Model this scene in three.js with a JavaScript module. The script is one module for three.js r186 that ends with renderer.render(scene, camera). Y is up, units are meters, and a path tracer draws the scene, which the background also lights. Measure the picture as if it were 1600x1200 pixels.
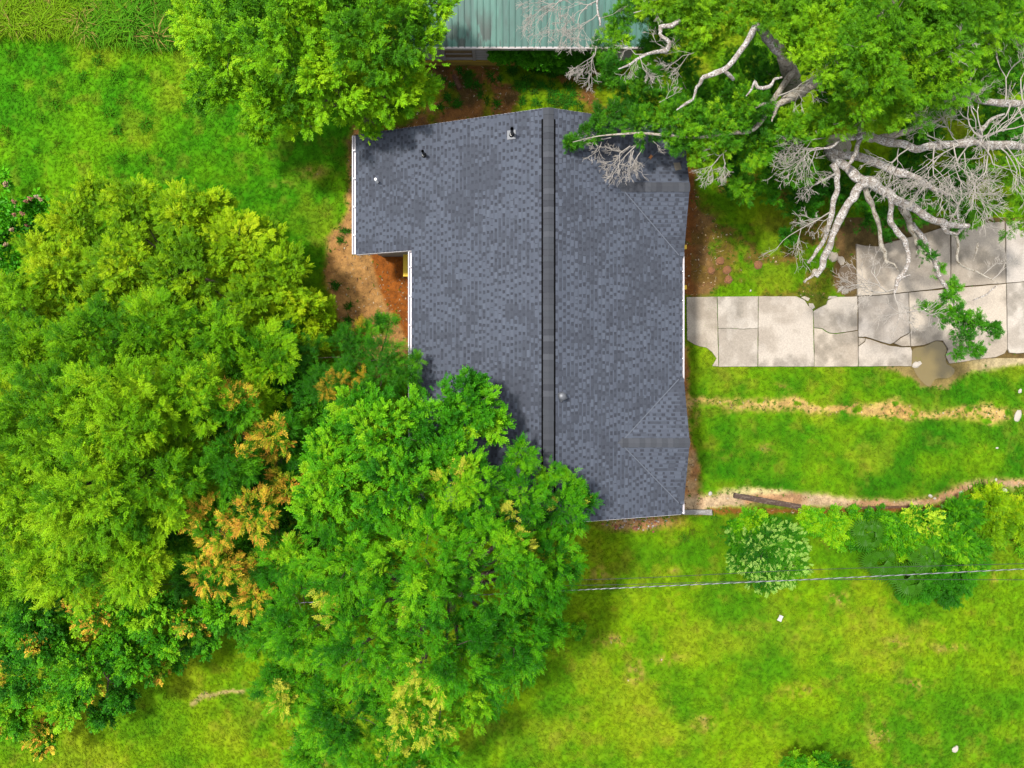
import * as THREE from 'three';
import { mergeGeometries, mergeVertices } from 'three/addons/utils/BufferGeometryUtils.js';

// ---------- camera, sky, sun, exposure ----------
const scene = new THREE.Scene();
const CAM_H = 28, FOCAL = 1100;                       // drone looking straight down from 28 m
const camera = new THREE.PerspectiveCamera(2 * Math.atan(600 / FOCAL) * 180 / Math.PI, 4 / 3, 0.5, 1500);
camera.position.set(0, CAM_H, 0); camera.up.set(0, 0, -1); camera.lookAt(0, 0, 0);
scene.add(camera);

const sunDir = new THREE.Vector3(-0.38, 0.9, -0.2).normalize();
{
  const W = 256, H = 128, d = new Float32Array(W * H * 4);
  for (let j = 0; j < H; j++) for (let i = 0; i < W; i++) {
    const el = (j + 0.5) / H * Math.PI - Math.PI / 2, az = (i + 0.5) / W * 2 * Math.PI - Math.PI;
    const s = Math.max(0, Math.sin(el)), v = new THREE.Vector3(Math.cos(el) * Math.cos(az), Math.sin(el), Math.cos(el) * Math.sin(az));
    const g = Math.pow(Math.max(0, v.dot(sunDir)), 6) * 0.5;
    const L = 0.4 + 0.42 * s;                                   // bright thin overcast
    const k = (j * W + i) * 4;
    d[k] = L * 0.97 + g; d[k + 1] = L * 1.0 + g * 0.97; d[k + 2] = L * 1.05 + g * 0.9; d[k + 3] = 1;
  }
  const t = new THREE.DataTexture(d, W, H, THREE.RGBAFormat, THREE.FloatType);
  t.mapping = THREE.EquirectangularReflectionMapping; t.magFilter = THREE.LinearFilter; t.needsUpdate = true;
  scene.background = t; scene.environment = t;
}
const sun = new THREE.DirectionalLight(new THREE.Color(1, 0.95, 0.86), 3.4);
sun.position.copy(sunDir).multiplyScalar(60); sun.castShadow = true; sun.shadow.radius = 10;
sun.shadow.mapSize.set(2048, 2048);
Object.assign(sun.shadow.camera, { left: -30, right: 30, top: 30, bottom: -30, near: 1, far: 120 });
scene.add(sun); scene.add(sun.target);

const renderer = new THREE.WebGLRenderer();
renderer.toneMapping = THREE.LinearToneMapping; renderer.toneMappingExposure = 2.45;
renderer.shadowMap.enabled = true;

// ---------- helpers ----------
const V = (x, y, z) => new THREE.Vector3(x, y, z);
const PX = 1100;
const at = (px, py, h = 0) => V((px - 800) * (CAM_H - h) / PX, h, (py - 600) * (CAM_H - h) / PX);   // survey position of a point at height h
function rng(seed) { let a = seed >>> 0; return () => { a = (a + 0x6D2B79F5) | 0; let t = Math.imul(a ^ (a >>> 15), 1 | a); t = (t + Math.imul(t ^ (t >>> 7), 61 | t)) ^ t; return ((t ^ (t >>> 14)) >>> 0) / 4294967296; }; }
const clamp = (x, a = 0, b = 1) => Math.min(b, Math.max(a, x));
const sm = (a, b, x) => { const t = clamp((x - a) / (b - a)); return t * t * (3 - 2 * t); };
const lerp = (a, b, t) => a + (b - a) * t;
const mix3 = (a, b, t) => [lerp(a[0], b[0], t), lerp(a[1], b[1], t), lerp(a[2], b[2], t)];
function hash2(x, y) { let h = Math.imul(x, 374761393) + Math.imul(y, 668265263) | 0; h = Math.imul(h ^ (h >>> 13), 1274126177); return ((h ^ (h >>> 16)) >>> 0) / 4294967296; }
function vn(x, y) { const xi = Math.floor(x), yi = Math.floor(y), fx = x - xi, fy = y - yi, u = fx * fx * (3 - 2 * fx), v = fy * fy * (3 - 2 * fy); return lerp(lerp(hash2(xi, yi), hash2(xi + 1, yi), u), lerp(hash2(xi, yi + 1), hash2(xi + 1, yi + 1), u), v); }
function fbm(x, y, o = 4) { let s = 0, a = 0.5, n = 0; for (let i = 0; i < o; i++) { s += a * vn(x, y); n += a; x = x * 2.03 + 17.3; y = y * 2.03 + 9.1; a *= 0.5; } return s / n; }
function vn3(x, y, z) { const zi = Math.floor(z), f = z - zi, w = f * f * (3 - 2 * f); return lerp(vn(x + zi * 37.7, y + zi * 17.1), vn(x + (zi + 1) * 37.7, y + (zi + 1) * 17.1), w); }
const s2l = (c) => { c /= 255; return c <= 0.04045 ? c / 12.92 : Math.pow((c + 0.055) / 1.055, 2.4); };
const l2s = (c) => 255 * (c <= 0.0031308 ? c * 12.92 : 1.055 * Math.pow(c, 1 / 2.4) - 0.055);
// base colour of a surface: how bright daylight (LIGHT times the base colour) shows it in the sRGB picture
const LIGHT = 3.45;
const base = (c) => [s2l(c[0]) / LIGHT, s2l(c[1]) / LIGHT, s2l(c[2]) / LIGHT];
const col = (r, g, b) => new THREE.Color().setRGB(...base([r, g, b]));
const pale = (r, g, b, k = 1.5) => { const c = base([r, g, b]); return new THREE.Color().setRGB(c[0] * k, c[1] * k, c[2] * k); };      // whitewashed, bleached or freshly painted: higher base colour
const encPale = (c, k) => base(c).map((v) => clamp(l2s(v * k), 0, 255));
const enc = (c) => base(c).map((v) => clamp(l2s(v), 0, 255));
function dataTex(w, h, f, repeat = true) {
  const d = new Uint8Array(w * h * 4);
  for (let j = 0; j < h; j++) for (let i = 0; i < w; i++) { const c = f(i, j, w, h), k = (j * w + i) * 4; d[k] = c[0]; d[k + 1] = c[1]; d[k + 2] = c[2]; d[k + 3] = 255; }
  const t = new THREE.DataTexture(d, w, h); t.colorSpace = THREE.SRGBColorSpace; t.magFilter = THREE.LinearFilter; t.minFilter = THREE.LinearMipmapLinearFilter; t.generateMipmaps = true;
  if (repeat) t.wrapS = t.wrapT = THREE.RepeatWrapping; t.needsUpdate = true; return t;
}
// tileable noise for repeating textures
function tfbm(u, v, n, o = 4) { let s = 0, a = 0.5, m = 0; for (let i = 0; i < o; i++) { const x = u * n, y = v * n, xi = Math.floor(x), yi = Math.floor(y), fx = x - xi, fy = y - yi, p = fx * fx * (3 - 2 * fx), q = fy * fy * (3 - 2 * fy), w = (k) => ((k % n) + n) % n; s += a * lerp(lerp(hash2(w(xi) + i * 91, w(yi)), hash2(w(xi + 1) + i * 91, w(yi)), p), lerp(hash2(w(xi) + i * 91, w(yi + 1)), hash2(w(xi + 1) + i * 91, w(yi + 1)), p), q); m += a; a *= 0.5; n *= 2; } return s / m; }

const matte = (extra) => new THREE.MeshPhysicalMaterial({ color: 0xffffff, roughness: 0.95, specularIntensity: 0.15, side: THREE.DoubleSide, ...extra });
const std = (color, roughness = 0.9, extra = {}) => new THREE.MeshStandardMaterial({ color, roughness, side: THREE.DoubleSide, ...extra });
const used = new Map();
function numbered(name) { const n = used.get(name) || 0; used.set(name, n + 1); return n ? `${name}_${String(n).padStart(3, '0')}` : name; }
function tag(o, label, category, group) { o.userData.label = label; o.userData.category = category; if (group) o.userData.group = group; return o; }
function thing(name, label, category, pos = V(0, 0, 0), group) { const g = new THREE.Group(); g.name = numbered(name); g.position.copy(pos); scene.add(g); return tag(g, label, category, group); }
function mesh(name, geo, mat, parent) { const m = new THREE.Mesh(geo, mat); m.name = parent ? name : numbered(name); m.castShadow = m.receiveShadow = true; (parent || scene).add(m); return m; }
function structure(name, geo, mat) { const m = mesh(name, geo, mat); m.userData.kind = 'structure'; return m; }

// mesh builder of loose quads with vertex colours and metre uv
class Builder {
  constructor() { this.p = []; this.c = []; this.u = []; }
  tri(a, b, c, k = [1, 1, 1], uv = [[0, 0], [1, 0], [1, 1]]) { for (const [i, v] of [a, b, c].entries()) { this.p.push(v.x, v.y, v.z); this.c.push(...k); this.u.push(...uv[i]); } }
  quad(a, b, c, d, k = [1, 1, 1]) { const w = a.distanceTo(b), h = b.distanceTo(c); this.tri(a, b, c, k, [[0, 0], [w, 0], [w, h]]); this.tri(a, c, d, k, [[0, 0], [w, h], [0, h]]); }
  geo() { const g = new THREE.BufferGeometry(); g.setAttribute('position', new THREE.Float32BufferAttribute(this.p, 3)); g.setAttribute('color', new THREE.Float32BufferAttribute(this.c, 3)); g.setAttribute('uv', new THREE.Float32BufferAttribute(this.u, 2)); g.computeVertexNormals(); return g; }
}
// tapered bent tube through points, knobbly when rough > 0
function tube(pts, radii, seg = 6, rough = 0, seed = 1, step = 0.25) {
  const curve = new THREE.CatmullRomCurve3(pts, false, 'centripetal'), L = curve.getLength(), n = Math.max(2, Math.round(L / step));
  const pos = [], uv = [], idx = []; let nrm = null; const R = rng(seed), ph = R() * 50;
  for (let i = 0; i <= n; i++) {
    const t = i / n, p = curve.getPointAt(t), tan = curve.getTangentAt(t);
    if (!nrm) { nrm = Math.abs(tan.y) < 0.9 ? V(0, 1, 0) : V(1, 0, 0); }
    nrm = nrm.clone().addScaledVector(tan, -nrm.dot(tan)).normalize(); const bi = tan.clone().cross(nrm);
    const f = t * (radii.length - 1), k = Math.min(radii.length - 2, Math.floor(f)), r0 = lerp(radii[k], radii[k + 1], f - k);
    for (let j = 0; j <= seg; j++) {
      const a = (j % seg) / seg * Math.PI * 2, r = r0 * (1 + rough * (vn3(Math.cos(a) * 1.3 + ph, Math.sin(a) * 1.3 + ph, t * L * 2.2) - 0.5) * 2);
      const q = p.clone().addScaledVector(nrm, Math.cos(a) * r).addScaledVector(bi, Math.sin(a) * r);
      pos.push(q.x, q.y, q.z); uv.push(j / seg * Math.max(0.12, 6.28 * r0), t * L);
    }
  }
  const w = seg + 1;
  for (let i = 0; i < n; i++) for (let j = 0; j < seg; j++) { const a = i * w + j, b = a + 1, c = a + w, d = c + 1; idx.push(a, b, c, b, d, c); }
  for (const e of [0, n]) { const c0 = pos.length / 3, p = curve.getPointAt(e / n); pos.push(p.x, p.y, p.z); uv.push(0.05, 0.05); for (let j = 0; j < seg; j++) { const a = e * w + j; e ? idx.push(c0, a, a + 1) : idx.push(c0, a + 1, a); } }
  const g = new THREE.BufferGeometry(); g.setAttribute('position', new THREE.Float32BufferAttribute(pos, 3)); g.setAttribute('uv', new THREE.Float32BufferAttribute(uv, 2)); g.setIndex(idx); g.computeVertexNormals(); return g;
}
const box = (x0, x1, y0, y1, z0, z1) => { const g = new THREE.BoxGeometry(x1 - x0, y1 - y0, z1 - z0); g.translate((x0 + x1) / 2, (y0 + y1) / 2, (z0 + z1) / 2); return g; };
// polygon in (x, z) extruded from y0 to y1 with a small bevel
function slab(poly, y0, y1, bevel = 0.01) {
  const s = new THREE.Shape(poly.map(([x, z]) => new THREE.Vector2(x, -z)));
  const g = new THREE.ExtrudeGeometry(s, { depth: y1 - y0 - bevel, bevelEnabled: bevel > 0, bevelThickness: bevel, bevelSize: bevel, bevelOffset: -bevel, bevelSegments: 1 });
  g.rotateX(-Math.PI / 2); g.translate(0, y0, 0);
  const p = g.attributes.position, uv = g.attributes.uv; for (let i = 0; i < p.count; i++) uv.setXY(i, p.getX(i), p.getZ(i) + p.getY(i)); return g;
}
function stone(seed, rx, ry, rz, detail = 1) {
  const R = rng(seed), g = mergeVertices(new THREE.IcosahedronGeometry(1, detail).deleteAttribute('normal').deleteAttribute('uv')), p = g.attributes.position;
  for (let i = 0; i < p.count; i++) { const k = 0.75 + 0.45 * R(); p.setXYZ(i, p.getX(i) * rx * k, Math.max(-0.35, p.getY(i)) * ry * k, p.getZ(i) * rz * k); }
  const f = g.toNonIndexed(); f.computeVertexNormals(); return f;
}

// ---------- ground: soil, lawn, bare and straw-strewn patches (plan drawn on a 0.0255 m grid) ----------
const segD = (px, py, a, b) => { const dx = b[0] - a[0], dy = b[1] - a[1], t = clamp(((px - a[0]) * dx + (py - a[1]) * dy) / (dx * dx + dy * dy + 1e-9)); return [Math.hypot(px - a[0] - dx * t, py - a[1] - dy * t), t]; };
function line(px, py, L) { let best = 1e9; for (let i = 0; i + 1 < L.length; i++) { const [d, t] = segD(px, py, L[i], L[i + 1]); const w = lerp(L[i][2], L[i + 1][2], t); best = Math.min(best, d - w); } return best; }   // signed distance to a stroke of varying half width
const ell = (px, py, cx, cy, rx, ry) => (Math.hypot((px - cx) / rx, (py - cy) / ry) - 1) * Math.min(rx, ry);
function poly(px, py, P) { let inside = false, d = 1e9; for (let i = 0, j = P.length - 1; i < P.length; j = i++) { d = Math.min(d, segD(px, py, P[j], P[i])[0]); if ((P[i][1] > py) !== (P[j][1] > py) && px < (P[j][0] - P[i][0]) * (py - P[i][1]) / (P[j][1] - P[i][1]) + P[i][0]) inside = !inside; } return inside ? -d : d; }
const STRAW_PATH = [[1074, 627, 7], [1120, 629, 5], [1180, 633, 7], [1240, 634, 10], [1300, 640, 7], [1350, 638, 11], [1400, 641, 16], [1450, 650, 6], [1500, 644, 8], [1545, 646, 15], [1590, 650, 5], [1640, 656, 5]];
const BANK_PATH = [[1060, 790, 14], [1100, 786, 13], [1150, 779, 14], [1200, 775, 13], [1260, 782, 12], [1330, 785, 8], [1400, 788, 8], [1450, 784, 7], [1490, 770, 9], [1530, 757, 8], [1580, 757, 8], [1640, 762, 9]];
const YARD = [[548, 190], [562, 190], [575, 395], [650, 395], [650, 600], [560, 590], [528, 500], [508, 440], [512, 370], [540, 330]];
const WET_CLAY = [[578, 392], [650, 392], [650, 565], [640, 540], [622, 505], [600, 470], [588, 430]];
const BACK_YARD = [[660, 98], [930, 98], [960, 150], [950, 260], [560, 260], [540, 220], [640, 190], [690, 150]];
const SIDE_YARD = [[1062, 255], [1088, 260], [1094, 330], [1120, 340], [1112, 390], [1128, 440], [1110, 463], [1062, 466]];
const FRONT_STRIP = [[1062, 540], [1076, 545], [1080, 600], [1076, 660], [1084, 690], [1092, 740], [1096, 790], [1062, 806]];
const MUD = [[1300, 352], [1345, 350], [1345, 466], [1312, 466], [1296, 440], [1306, 405]];
const SOUTH_MUD = [[1418, 560], [1480, 556], [1640, 548], [1640, 574], [1560, 574], [1500, 590], [1480, 606], [1440, 604], [1420, 590], [1376, 578]];
const PATCHES = [[1310, 934, 16, 10], [1300, 846, 14, 7], [1325, 836, 20, 12], [1405, 1000, 22, 8], [1480, 1012, 30, 8], [1375, 1150, 22, 22], [938, 898, 18, 10], [1050, 893, 10, 5], [1220, 608, 12, 8], [1088, 652, 8, 14], [1195, 700, 12, 6], [1135, 710, 8, 5], [960, 1000, 26, 10], [1100, 1130, 20, 14], [990, 1050, 15, 20], [490, 268, 24, 10], [440, 290, 14, 5], [385, 205, 10, 6], [1040, 1030, 24, 7], [1250, 1080, 30, 8], [350, 1078, 10, 4], [445, 1160, 18, 12], [500, 1185, 18, 14], [1430, 1070, 24, 10], [170, 50, 20, 12], [70, 40, 24, 10], [235, 70, 20, 8], [1560, 900, 14, 10]];
function groundAt(px, py) {
  const wx = (fbm(px * 0.045, py * 0.045, 3) - 0.5) * 26 + (vn(px * 0.31, py * 0.31) - 0.5) * 6, wy = (fbm(px * 0.045 + 50, py * 0.045 + 80, 3) - 0.5) * 26 + (vn(px * 0.29 + 7, py * 0.29) - 0.5) * 6;
  const qx = px + wx * 0.5, qy = py + wy * 0.5;
  const big = fbm(px * 0.006 + 3, py * 0.006 + 11, 3), mid = fbm(px * 0.022 + 31, py * 0.022, 4), fine = fbm(px * 0.16, py * 0.16 + 60, 2), grain = hash2(Math.round(px * 3), Math.round(py * 3));
  // lawn: yellow-green, deeper green and thatch in cloudy patches
  const nw = px + wx < 600 && py + wy < 420 ? 1 : 0, front = px > 1050 && py > 350 && py < 790 ? 1 : 0;      // three different swards: lush north-west, mown front yard, sunny south lawn
  let c = mix3(nw ? [120, 188, 8] : front ? [124, 176, 10] : [140, 184, 8], nw ? [74, 158, 6] : front ? [62, 138, 6] : [88, 154, 6], sm(0.34, 0.7, mid * 0.55 + big * 0.45));
  c = mix3(c, [178, 188, 40], sm(0.5, 0.74, fbm(px * 0.014 + 9, py * 0.014 + 77, 4)) * 0.5);
  c = mix3(c, [178, 164, 66], sm(0.58, 0.76, fbm(px * 0.045 + 200, py * 0.045 + 5, 4)) * 0.32);
  let g = 1;                                            // how much of it is grass
  const k = 0.86 + fine * 0.28; c = [c[0] * k, c[1] * k, c[2] * k];
  const lay = (d, soft, colour, amount = 1) => { const a = sm(soft, -soft, d) * amount; if (a > 0) { c = mix3(c, colour, a); g *= 1 - a; } };
  const v = 0.72 + 0.36 * fine + 0.26 * grain, T = (r, gg, b) => [r * v, gg * v, b * v];
  for (const [x, y, rx, ry] of PATCHES) if (Math.abs(px - x) < rx * 2.2 && Math.abs(py - y) < ry * 2.2 + 20) lay(ell(qx, qy, x, y, rx, ry), 9, T(196, 164, 92), 0.7 * sm(0.35, 0.6, fbm(px * 0.11, py * 0.11, 3)));
  if (px < 700 && px > 480 && py > 150 && py < 640) { lay(poly(qx, qy, YARD), 7, mix3(T(206, 160, 100), T(180, 128, 72), mid)); lay(poly(px + wx * 0.25, py + wy * 0.25, WET_CLAY), 4, T(172, 100, 40)); }
  if (py < 270 && px > 520 && px < 980) { const n = fbm(px * 0.034 + 4, py * 0.034 + 40, 4); lay(poly(qx, qy, BACK_YARD), 8, mix3(T(166, 116, 66), T(116, 92, 54), sm(0.4, 0.62, mid)), sm(0.66, 0.42, n + (px > 780 ? 0.08 : -0.12))); }
  if (px > 1050 && px < 1145 && py > 240 && py < 480) lay(poly(qx, qy, SIDE_YARD), 8, mix3(T(150, 94, 48), T(142, 110, 66), sm(1075, 1100, px)));
  if (px > 1050 && px < 1120 && py > 520 && py < 820) lay(poly(qx, qy, FRONT_STRIP), 6, mix3(T(190, 130, 76), T(214, 186, 140), sm(0.35, 0.6, mid)));
  if (px > 1080 && px < 1310 && py > 270 && py < 465) lay(ell(qx, qy, 1180, 370, 150, 110), 30, mix3(T(146, 118, 54), T(118, 92, 44), mid), 0.85 * sm(0.50, 0.66, fbm(px * 0.03 + 71, py * 0.03 + 2, 4)));
  if (px > 1060 && py > 600 && py < 690) lay(line(px + wx * 0.3, py + wy * 0.7, STRAW_PATH), 8, mix3(T(232, 196, 128), T(206, 160, 92), mid), sm(0.24, 0.42, fbm(px * 0.07, py * 0.07 + 9, 3)) * 0.95);
  if (px > 1040 && py > 730 && py < 830) { lay(line(px + wx * 0.3, py + wy * 0.4, BANK_PATH), 7, mix3(T(226, 196, 156), T(206, 160, 118), sm(0.4, 0.6, mid))); if (px > 1120 && px < 1240) lay(ell(qx, qy, 1178, 768, 52, 6), 4, T(236, 226, 160), 0.8); lay(line(px, py + wy * 0.4, [[1095, 801, 4], [1170, 800, 5], [1260, 798, 4], [1380, 796, 3], [1470, 793, 4]]), 3, T(160, 88, 52), 0.8); }
  if (px > 920 && px < 1110 && py > 796 && py < 850) lay(ell(qx, qy, 1000, 817, 62, 14), 7, mix3(T(186, 118, 82), T(206, 162, 124), mid), 0.9);
  if (px > 280 && px < 400 && py > 1060 && py < 1110) lay(line(px, py + wy * 0.5, [[300, 1098, 4], [315, 1086, 5], [345, 1081, 4], [378, 1078, 5]]), 3, T(196, 172, 120), 0.85);
  if (px > 1280 && px < 1350 && py > 340 && py < 475) { lay(poly(px + wx * 0.6, py + wy * 0.6, MUD), 4, T(124, 98, 60)); }
  if (px > 1240 && px < 1320 && py > 455 && py < 492) lay(ell(px, py, 1272, 470, 26, 14), 4, T(112, 100, 54), 0.6);
  if (px > 1350 && py > 535 && py < 625) { lay(poly(qx, qy, SOUTH_MUD), 6, mix3(T(158, 138, 84), T(204, 186, 144), sm(1490, 1560, px + wx))); }
  if (px > 1320 && px < 1720 && py > 340 && py < 560) { c = mix3(c, T(120, 100, 60), 1); g = 0; }
  return [c, clamp(g)];
}
const GX = 24.5, GZ = 19, GW = 2048, GH = 1588;          // half extents in metres
const grassAmount = new Uint8Array(GW * GH), grassColour = new Uint8Array(GW * GH * 3);
{
  const map = dataTex(GW, GH, (i, j) => {
    const x = (i + 0.5) / GW * 2 * GX - GX, z = GZ - (j + 0.5) / GH * 2 * GZ;      // row 0 is uv v = 0, the near (+z) edge
    const [c, g] = groundAt(800 + x * PX / CAM_H, 600 + z * PX / CAM_H), k = j * GW + i;
    grassAmount[k] = g * 255; grassColour[k * 3] = clamp(c[0], 0, 255); grassColour[k * 3 + 1] = clamp(c[1], 0, 255); grassColour[k * 3 + 2] = clamp(c[2], 0, 255);
    return enc(c);
  }, false);
  const g = new THREE.PlaneGeometry(2 * GX, 2 * GZ); g.rotateX(-Math.PI / 2);
  structure('lawn_ground', g, matte({ map }));
  const far = dataTex(256, 256, (i, j) => { const n = tfbm(i / 256, j / 256, 6, 5), m = tfbm(i / 256, j / 256, 40, 2); return enc(mix3([124, 172, 14], [70, 132, 10], sm(0.35, 0.65, n)).map((v) => v * (0.8 + 0.4 * m))); });
  far.repeat.set(60, 60);
  const s = new THREE.PlaneGeometry(700, 700); s.rotateX(-Math.PI / 2); s.translate(0, -0.02, 0);
  structure('surrounding_ground', s, matte({ map: far }));
}
const lookGround = (x, z) => { const i = clamp(Math.floor((x + GX) / (2 * GX) * GW), 0, GW - 1), j = clamp(Math.floor((GZ - z) / (2 * GZ) * GH), 0, GH - 1), k = j * GW + i; return [grassAmount[k] / 255, [grassColour[k * 3], grassColour[k * 3 + 1], grassColour[k * 3 + 2]]]; };
console.log('ground done');

// ---------- house ----------
const RX = 1.19, RY = 5.04, PITCH = 0.37, XR = 5.93, XI = -3.48, XW = -5.63, ZN = -9.0, ZS = 4.56, ZW = -4.7;
const roofY = (x) => RY - PITCH * Math.abs(x - RX);
const COS = 1 / Math.hypot(1, PITCH), SIN = PITCH * COS;
function onRoof(px, py) { let h = 4; for (let i = 0; i < 20; i++) h = roofY(at(px, py, h).x); return at(px, py, h); }
const whitePaint = std(pale(236, 232, 238, 1.5), 0.5), yellowPaint = std(pale(232, 194, 40, 2), 0.7), shingleMat = std(0xffffff, 0.93, { vertexColors: true });
const house = thing('house', 'L-shaped house with dark grey shingle gable roof and white gutters', 'house', V(0, 0, 0));
{
  const sidingTex = dataTex(128, 128, (i, j) => { const n = 0.92 + 0.1 * tfbm(i / 128, j / 128, 8, 3); return enc([218 * n, 212 * n, 196 * n]); });
  const siding = std(0xffffff, 0.8, { map: sidingTex }), block = std(col(170, 160, 148), 0.95);
  const prism = (pts, z0, z1) => { const g = new THREE.ExtrudeGeometry(new THREE.Shape(pts.map(([x, y]) => new THREE.Vector2(x, y))), { depth: z1 - z0, bevelEnabled: false }); g.translate(0, 0, z0); return g; };
  const wl = XI + 0.42, wr = XR - 0.42;
  mesh('wall', prism([[wl, 0.45], [wr, 0.45], [wr, roofY(wr) - 0.16], [RX, RY - 0.16], [wl, roofY(wl) - 0.16]], ZN + 0.32, ZS - 0.32), siding, house);
  mesh('wall', prism([[XW + 0.42, 0.45], [wl - 0.003, 0.45], [wl - 0.003, roofY(wl) - 0.16], [XW + 0.42, roofY(XW + 0.42) - 0.16]], ZN + 0.33, ZW - 0.32), siding, house);
  mesh('foundation', mergeGeometries([box(wl + 0.04, wr - 0.04, 0, 0.448, ZN + 0.36, ZS - 0.36), box(XW + 0.46, wl + 0.03, 0, 0.446, ZN + 0.37, ZW - 0.36)]), block, house);
  const deckMat = std(col(84, 88, 98), 0.9);
  const T = 0.13, roof = mesh('roof', prism([[XI, roofY(XI)], [RX, RY], [XR, roofY(XR)], [XR, roofY(XR) - T], [RX, RY - T], [XI, roofY(XI) - T]], ZN, ZS), deckMat, house);
  mesh('roof_deck', prism([[XW, roofY(XW)], [XI - 0.002, roofY(XI)], [XI - 0.002, roofY(XI) - T], [XW, roofY(XW) - T]], ZN, ZW), deckMat, roof);

  const tones = [[93, 102, 121], [90, 99, 118], [87, 95, 114], [98, 107, 126], [93, 101, 120]].map(base), deep = [[58, 65, 82], [63, 70, 87], [53, 59, 76]].map(base);
  // one course of laminated shingles: O on the ridge line, D downslope, U along, N normal; from s0 to s0 + EXP downslope, along from a to b (top) / a2 to b2 (butt)
  let EXP = 0.143; const mid4 = [[74, 81, 98], [78, 86, 103], [70, 77, 94]].map(base);
  function course(O, D, U, N, s0, a, b, a2, b2, seed, id, flip) {
    const B = new Builder(), R = rng(seed), P = (s, u, n) => O.clone().addScaledVector(D, s).addScaledVector(U, u).addScaledVector(N, n);
    const tabTop = s0 + EXP * 0.34, s1 = s0 + EXP, up = 0.003, dn = 0.022, upT = lerp(0.003, 0.022, 0.34), blend = (u) => fbm(u * 1.3 + (id > 79 ? 60 : 0), s0 * 1.5 + 40, 3);
    const q = (p1, p2, p3, p4, k) => flip ? B.quad(p4, p3, p2, p1, k) : B.quad(p1, p2, p3, p4, k);
    // underlay strip cut into pieces so that its granule blend varies
    const n = Math.max(1, Math.round((b - a) / 0.5));
    for (let i = 0; i < n; i++) { const t0 = i / n, t1 = (i + 1) / n, k = deep[Math.floor(R() * 3)]; const u0 = lerp(a, b, t0), u1 = lerp(a, b, t1), w0 = lerp(a2, b2, t0), w1 = lerp(a2, b2, t1); q(P(s0 - 0.02, u0, up), P(s1, w0, dn), P(s1, w1, dn), P(s0 - 0.02, u1, up), k); q(P(s1, w0, dn), P(s1, w0, 0), P(s1, w1, 0), P(s1, w1, dn), k); }
    // the laminated upper layer is unbroken along the top of the exposure, cut into tabs below
    { const hs = s0 + EXP * 0.36, hn = lerp(up, dn, 0.36) + 0.009, n2 = Math.max(1, Math.round((b - a) / 0.22)); for (let i = 0; i < n2; i++) { const t0 = i / n2, t1 = (i + 1) / n2, x0 = lerp(a, b, t0), x1 = lerp(a, b, t1), y0 = lerp(lerp(a, a2, 0.36), lerp(b, b2, 0.36), t0), y1 = lerp(lerp(a, a2, 0.36), lerp(b, b2, 0.36), t1), k = (blend(lerp(x0, x1, 0.5)) + (R() - 0.5) * 0.3 > 0.58 ? mid4 : tones)[Math.floor(R() * 3)]; q(P(s0 - 0.016, x0, up + 0.0085), P(hs, y0, hn), P(hs, y1, hn), P(s0 - 0.016, x1, up + 0.0085), k); q(P(hs, y0, hn), P(hs, y0, hn - 0.007), P(hs, y1, hn - 0.007), P(hs, y1, hn), k); } }
    let u = a2 + 0.02 + R() * 0.12;
    const end = Math.min(b, b2), st = Math.max(a, a2);
    while (u < end - 0.06) {
      const w = 0.1 + R() * 0.17, gap = R() < 0.12 ? 0.012 : 0.07 + R() * 0.06, u0 = Math.max(u, st), u1 = Math.min(u + w, end - 0.004); u += w + gap;
      if (u1 - u0 < 0.03) continue;
      const dark = blend(u) + (R() - 0.5) * 0.42 > 0.58, k0 = dark ? mid4[Math.floor(R() * 3)] : tones[Math.floor(R() * 5)], j = 0.94 + R() * 0.12, k = k0.map((x) => x * j), h = 0.009, ta = 0.006;
      q(P(tabTop, u0, upT + h), P(s1, u0 + ta, dn + h), P(s1, u1 - ta, dn + h), P(tabTop, u1, upT + h), k);
      q(P(s1, u0 + ta, dn + h), P(s1, u0 + ta, 0.001), P(s1, u1 - ta, 0.001), P(s1, u1 - ta, dn + h), k);
      q(P(tabTop, u0, upT), P(s1, u0 + ta, dn), P(s1, u0 + ta, dn + h), P(tabTop, u0, upT + h), k);
      q(P(s1, u1 - ta, dn), P(tabTop, u1, upT), P(tabTop, u1, upT + h), P(s1, u1 - ta, dn + h), k);
    }
    mesh('shingle_course', B.geo(), shingleMat, roof);
  }
  const Uz = V(0, 0, 1), lenL = (RX - XW) / COS, lenI = (RX - XI) / COS, lenR = (XR - RX) / COS;
  const fit = (len) => { EXP = (len + 0.035 - 0.03) / Math.round(len / 0.143); };
  fit(lenI);
  for (let i = 0, s = 0.03; s + EXP < lenL + 0.13; i++, s += EXP) { const end = s + EXP > lenI + 0.06 ? ZW + 0.012 : ZS + 0.012; course(V(RX, RY + 0.004, 0), V(-COS, -SIN, 0), Uz, V(-SIN, COS, 0), s, ZN - 0.012, end, ZN - 0.012, end, 100 + i, i, false); }
  fit(lenR);
  for (let i = 0, s = 0.03; s + EXP < lenR + 0.05; i++, s += EXP) course(V(RX, RY + 0.004, 0), V(COS, -SIN, 0), Uz, V(SIN, COS, 0), s, ZN - 0.012, ZS + 0.012, ZN - 0.012, ZS + 0.012, 400 + i, i + 80, true);
  // two small cross gables toward the street
  const XG = 3.645, XE = 6.02, GYr = roofY(XG), HALF = 2.24, capGeo = [];
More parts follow.
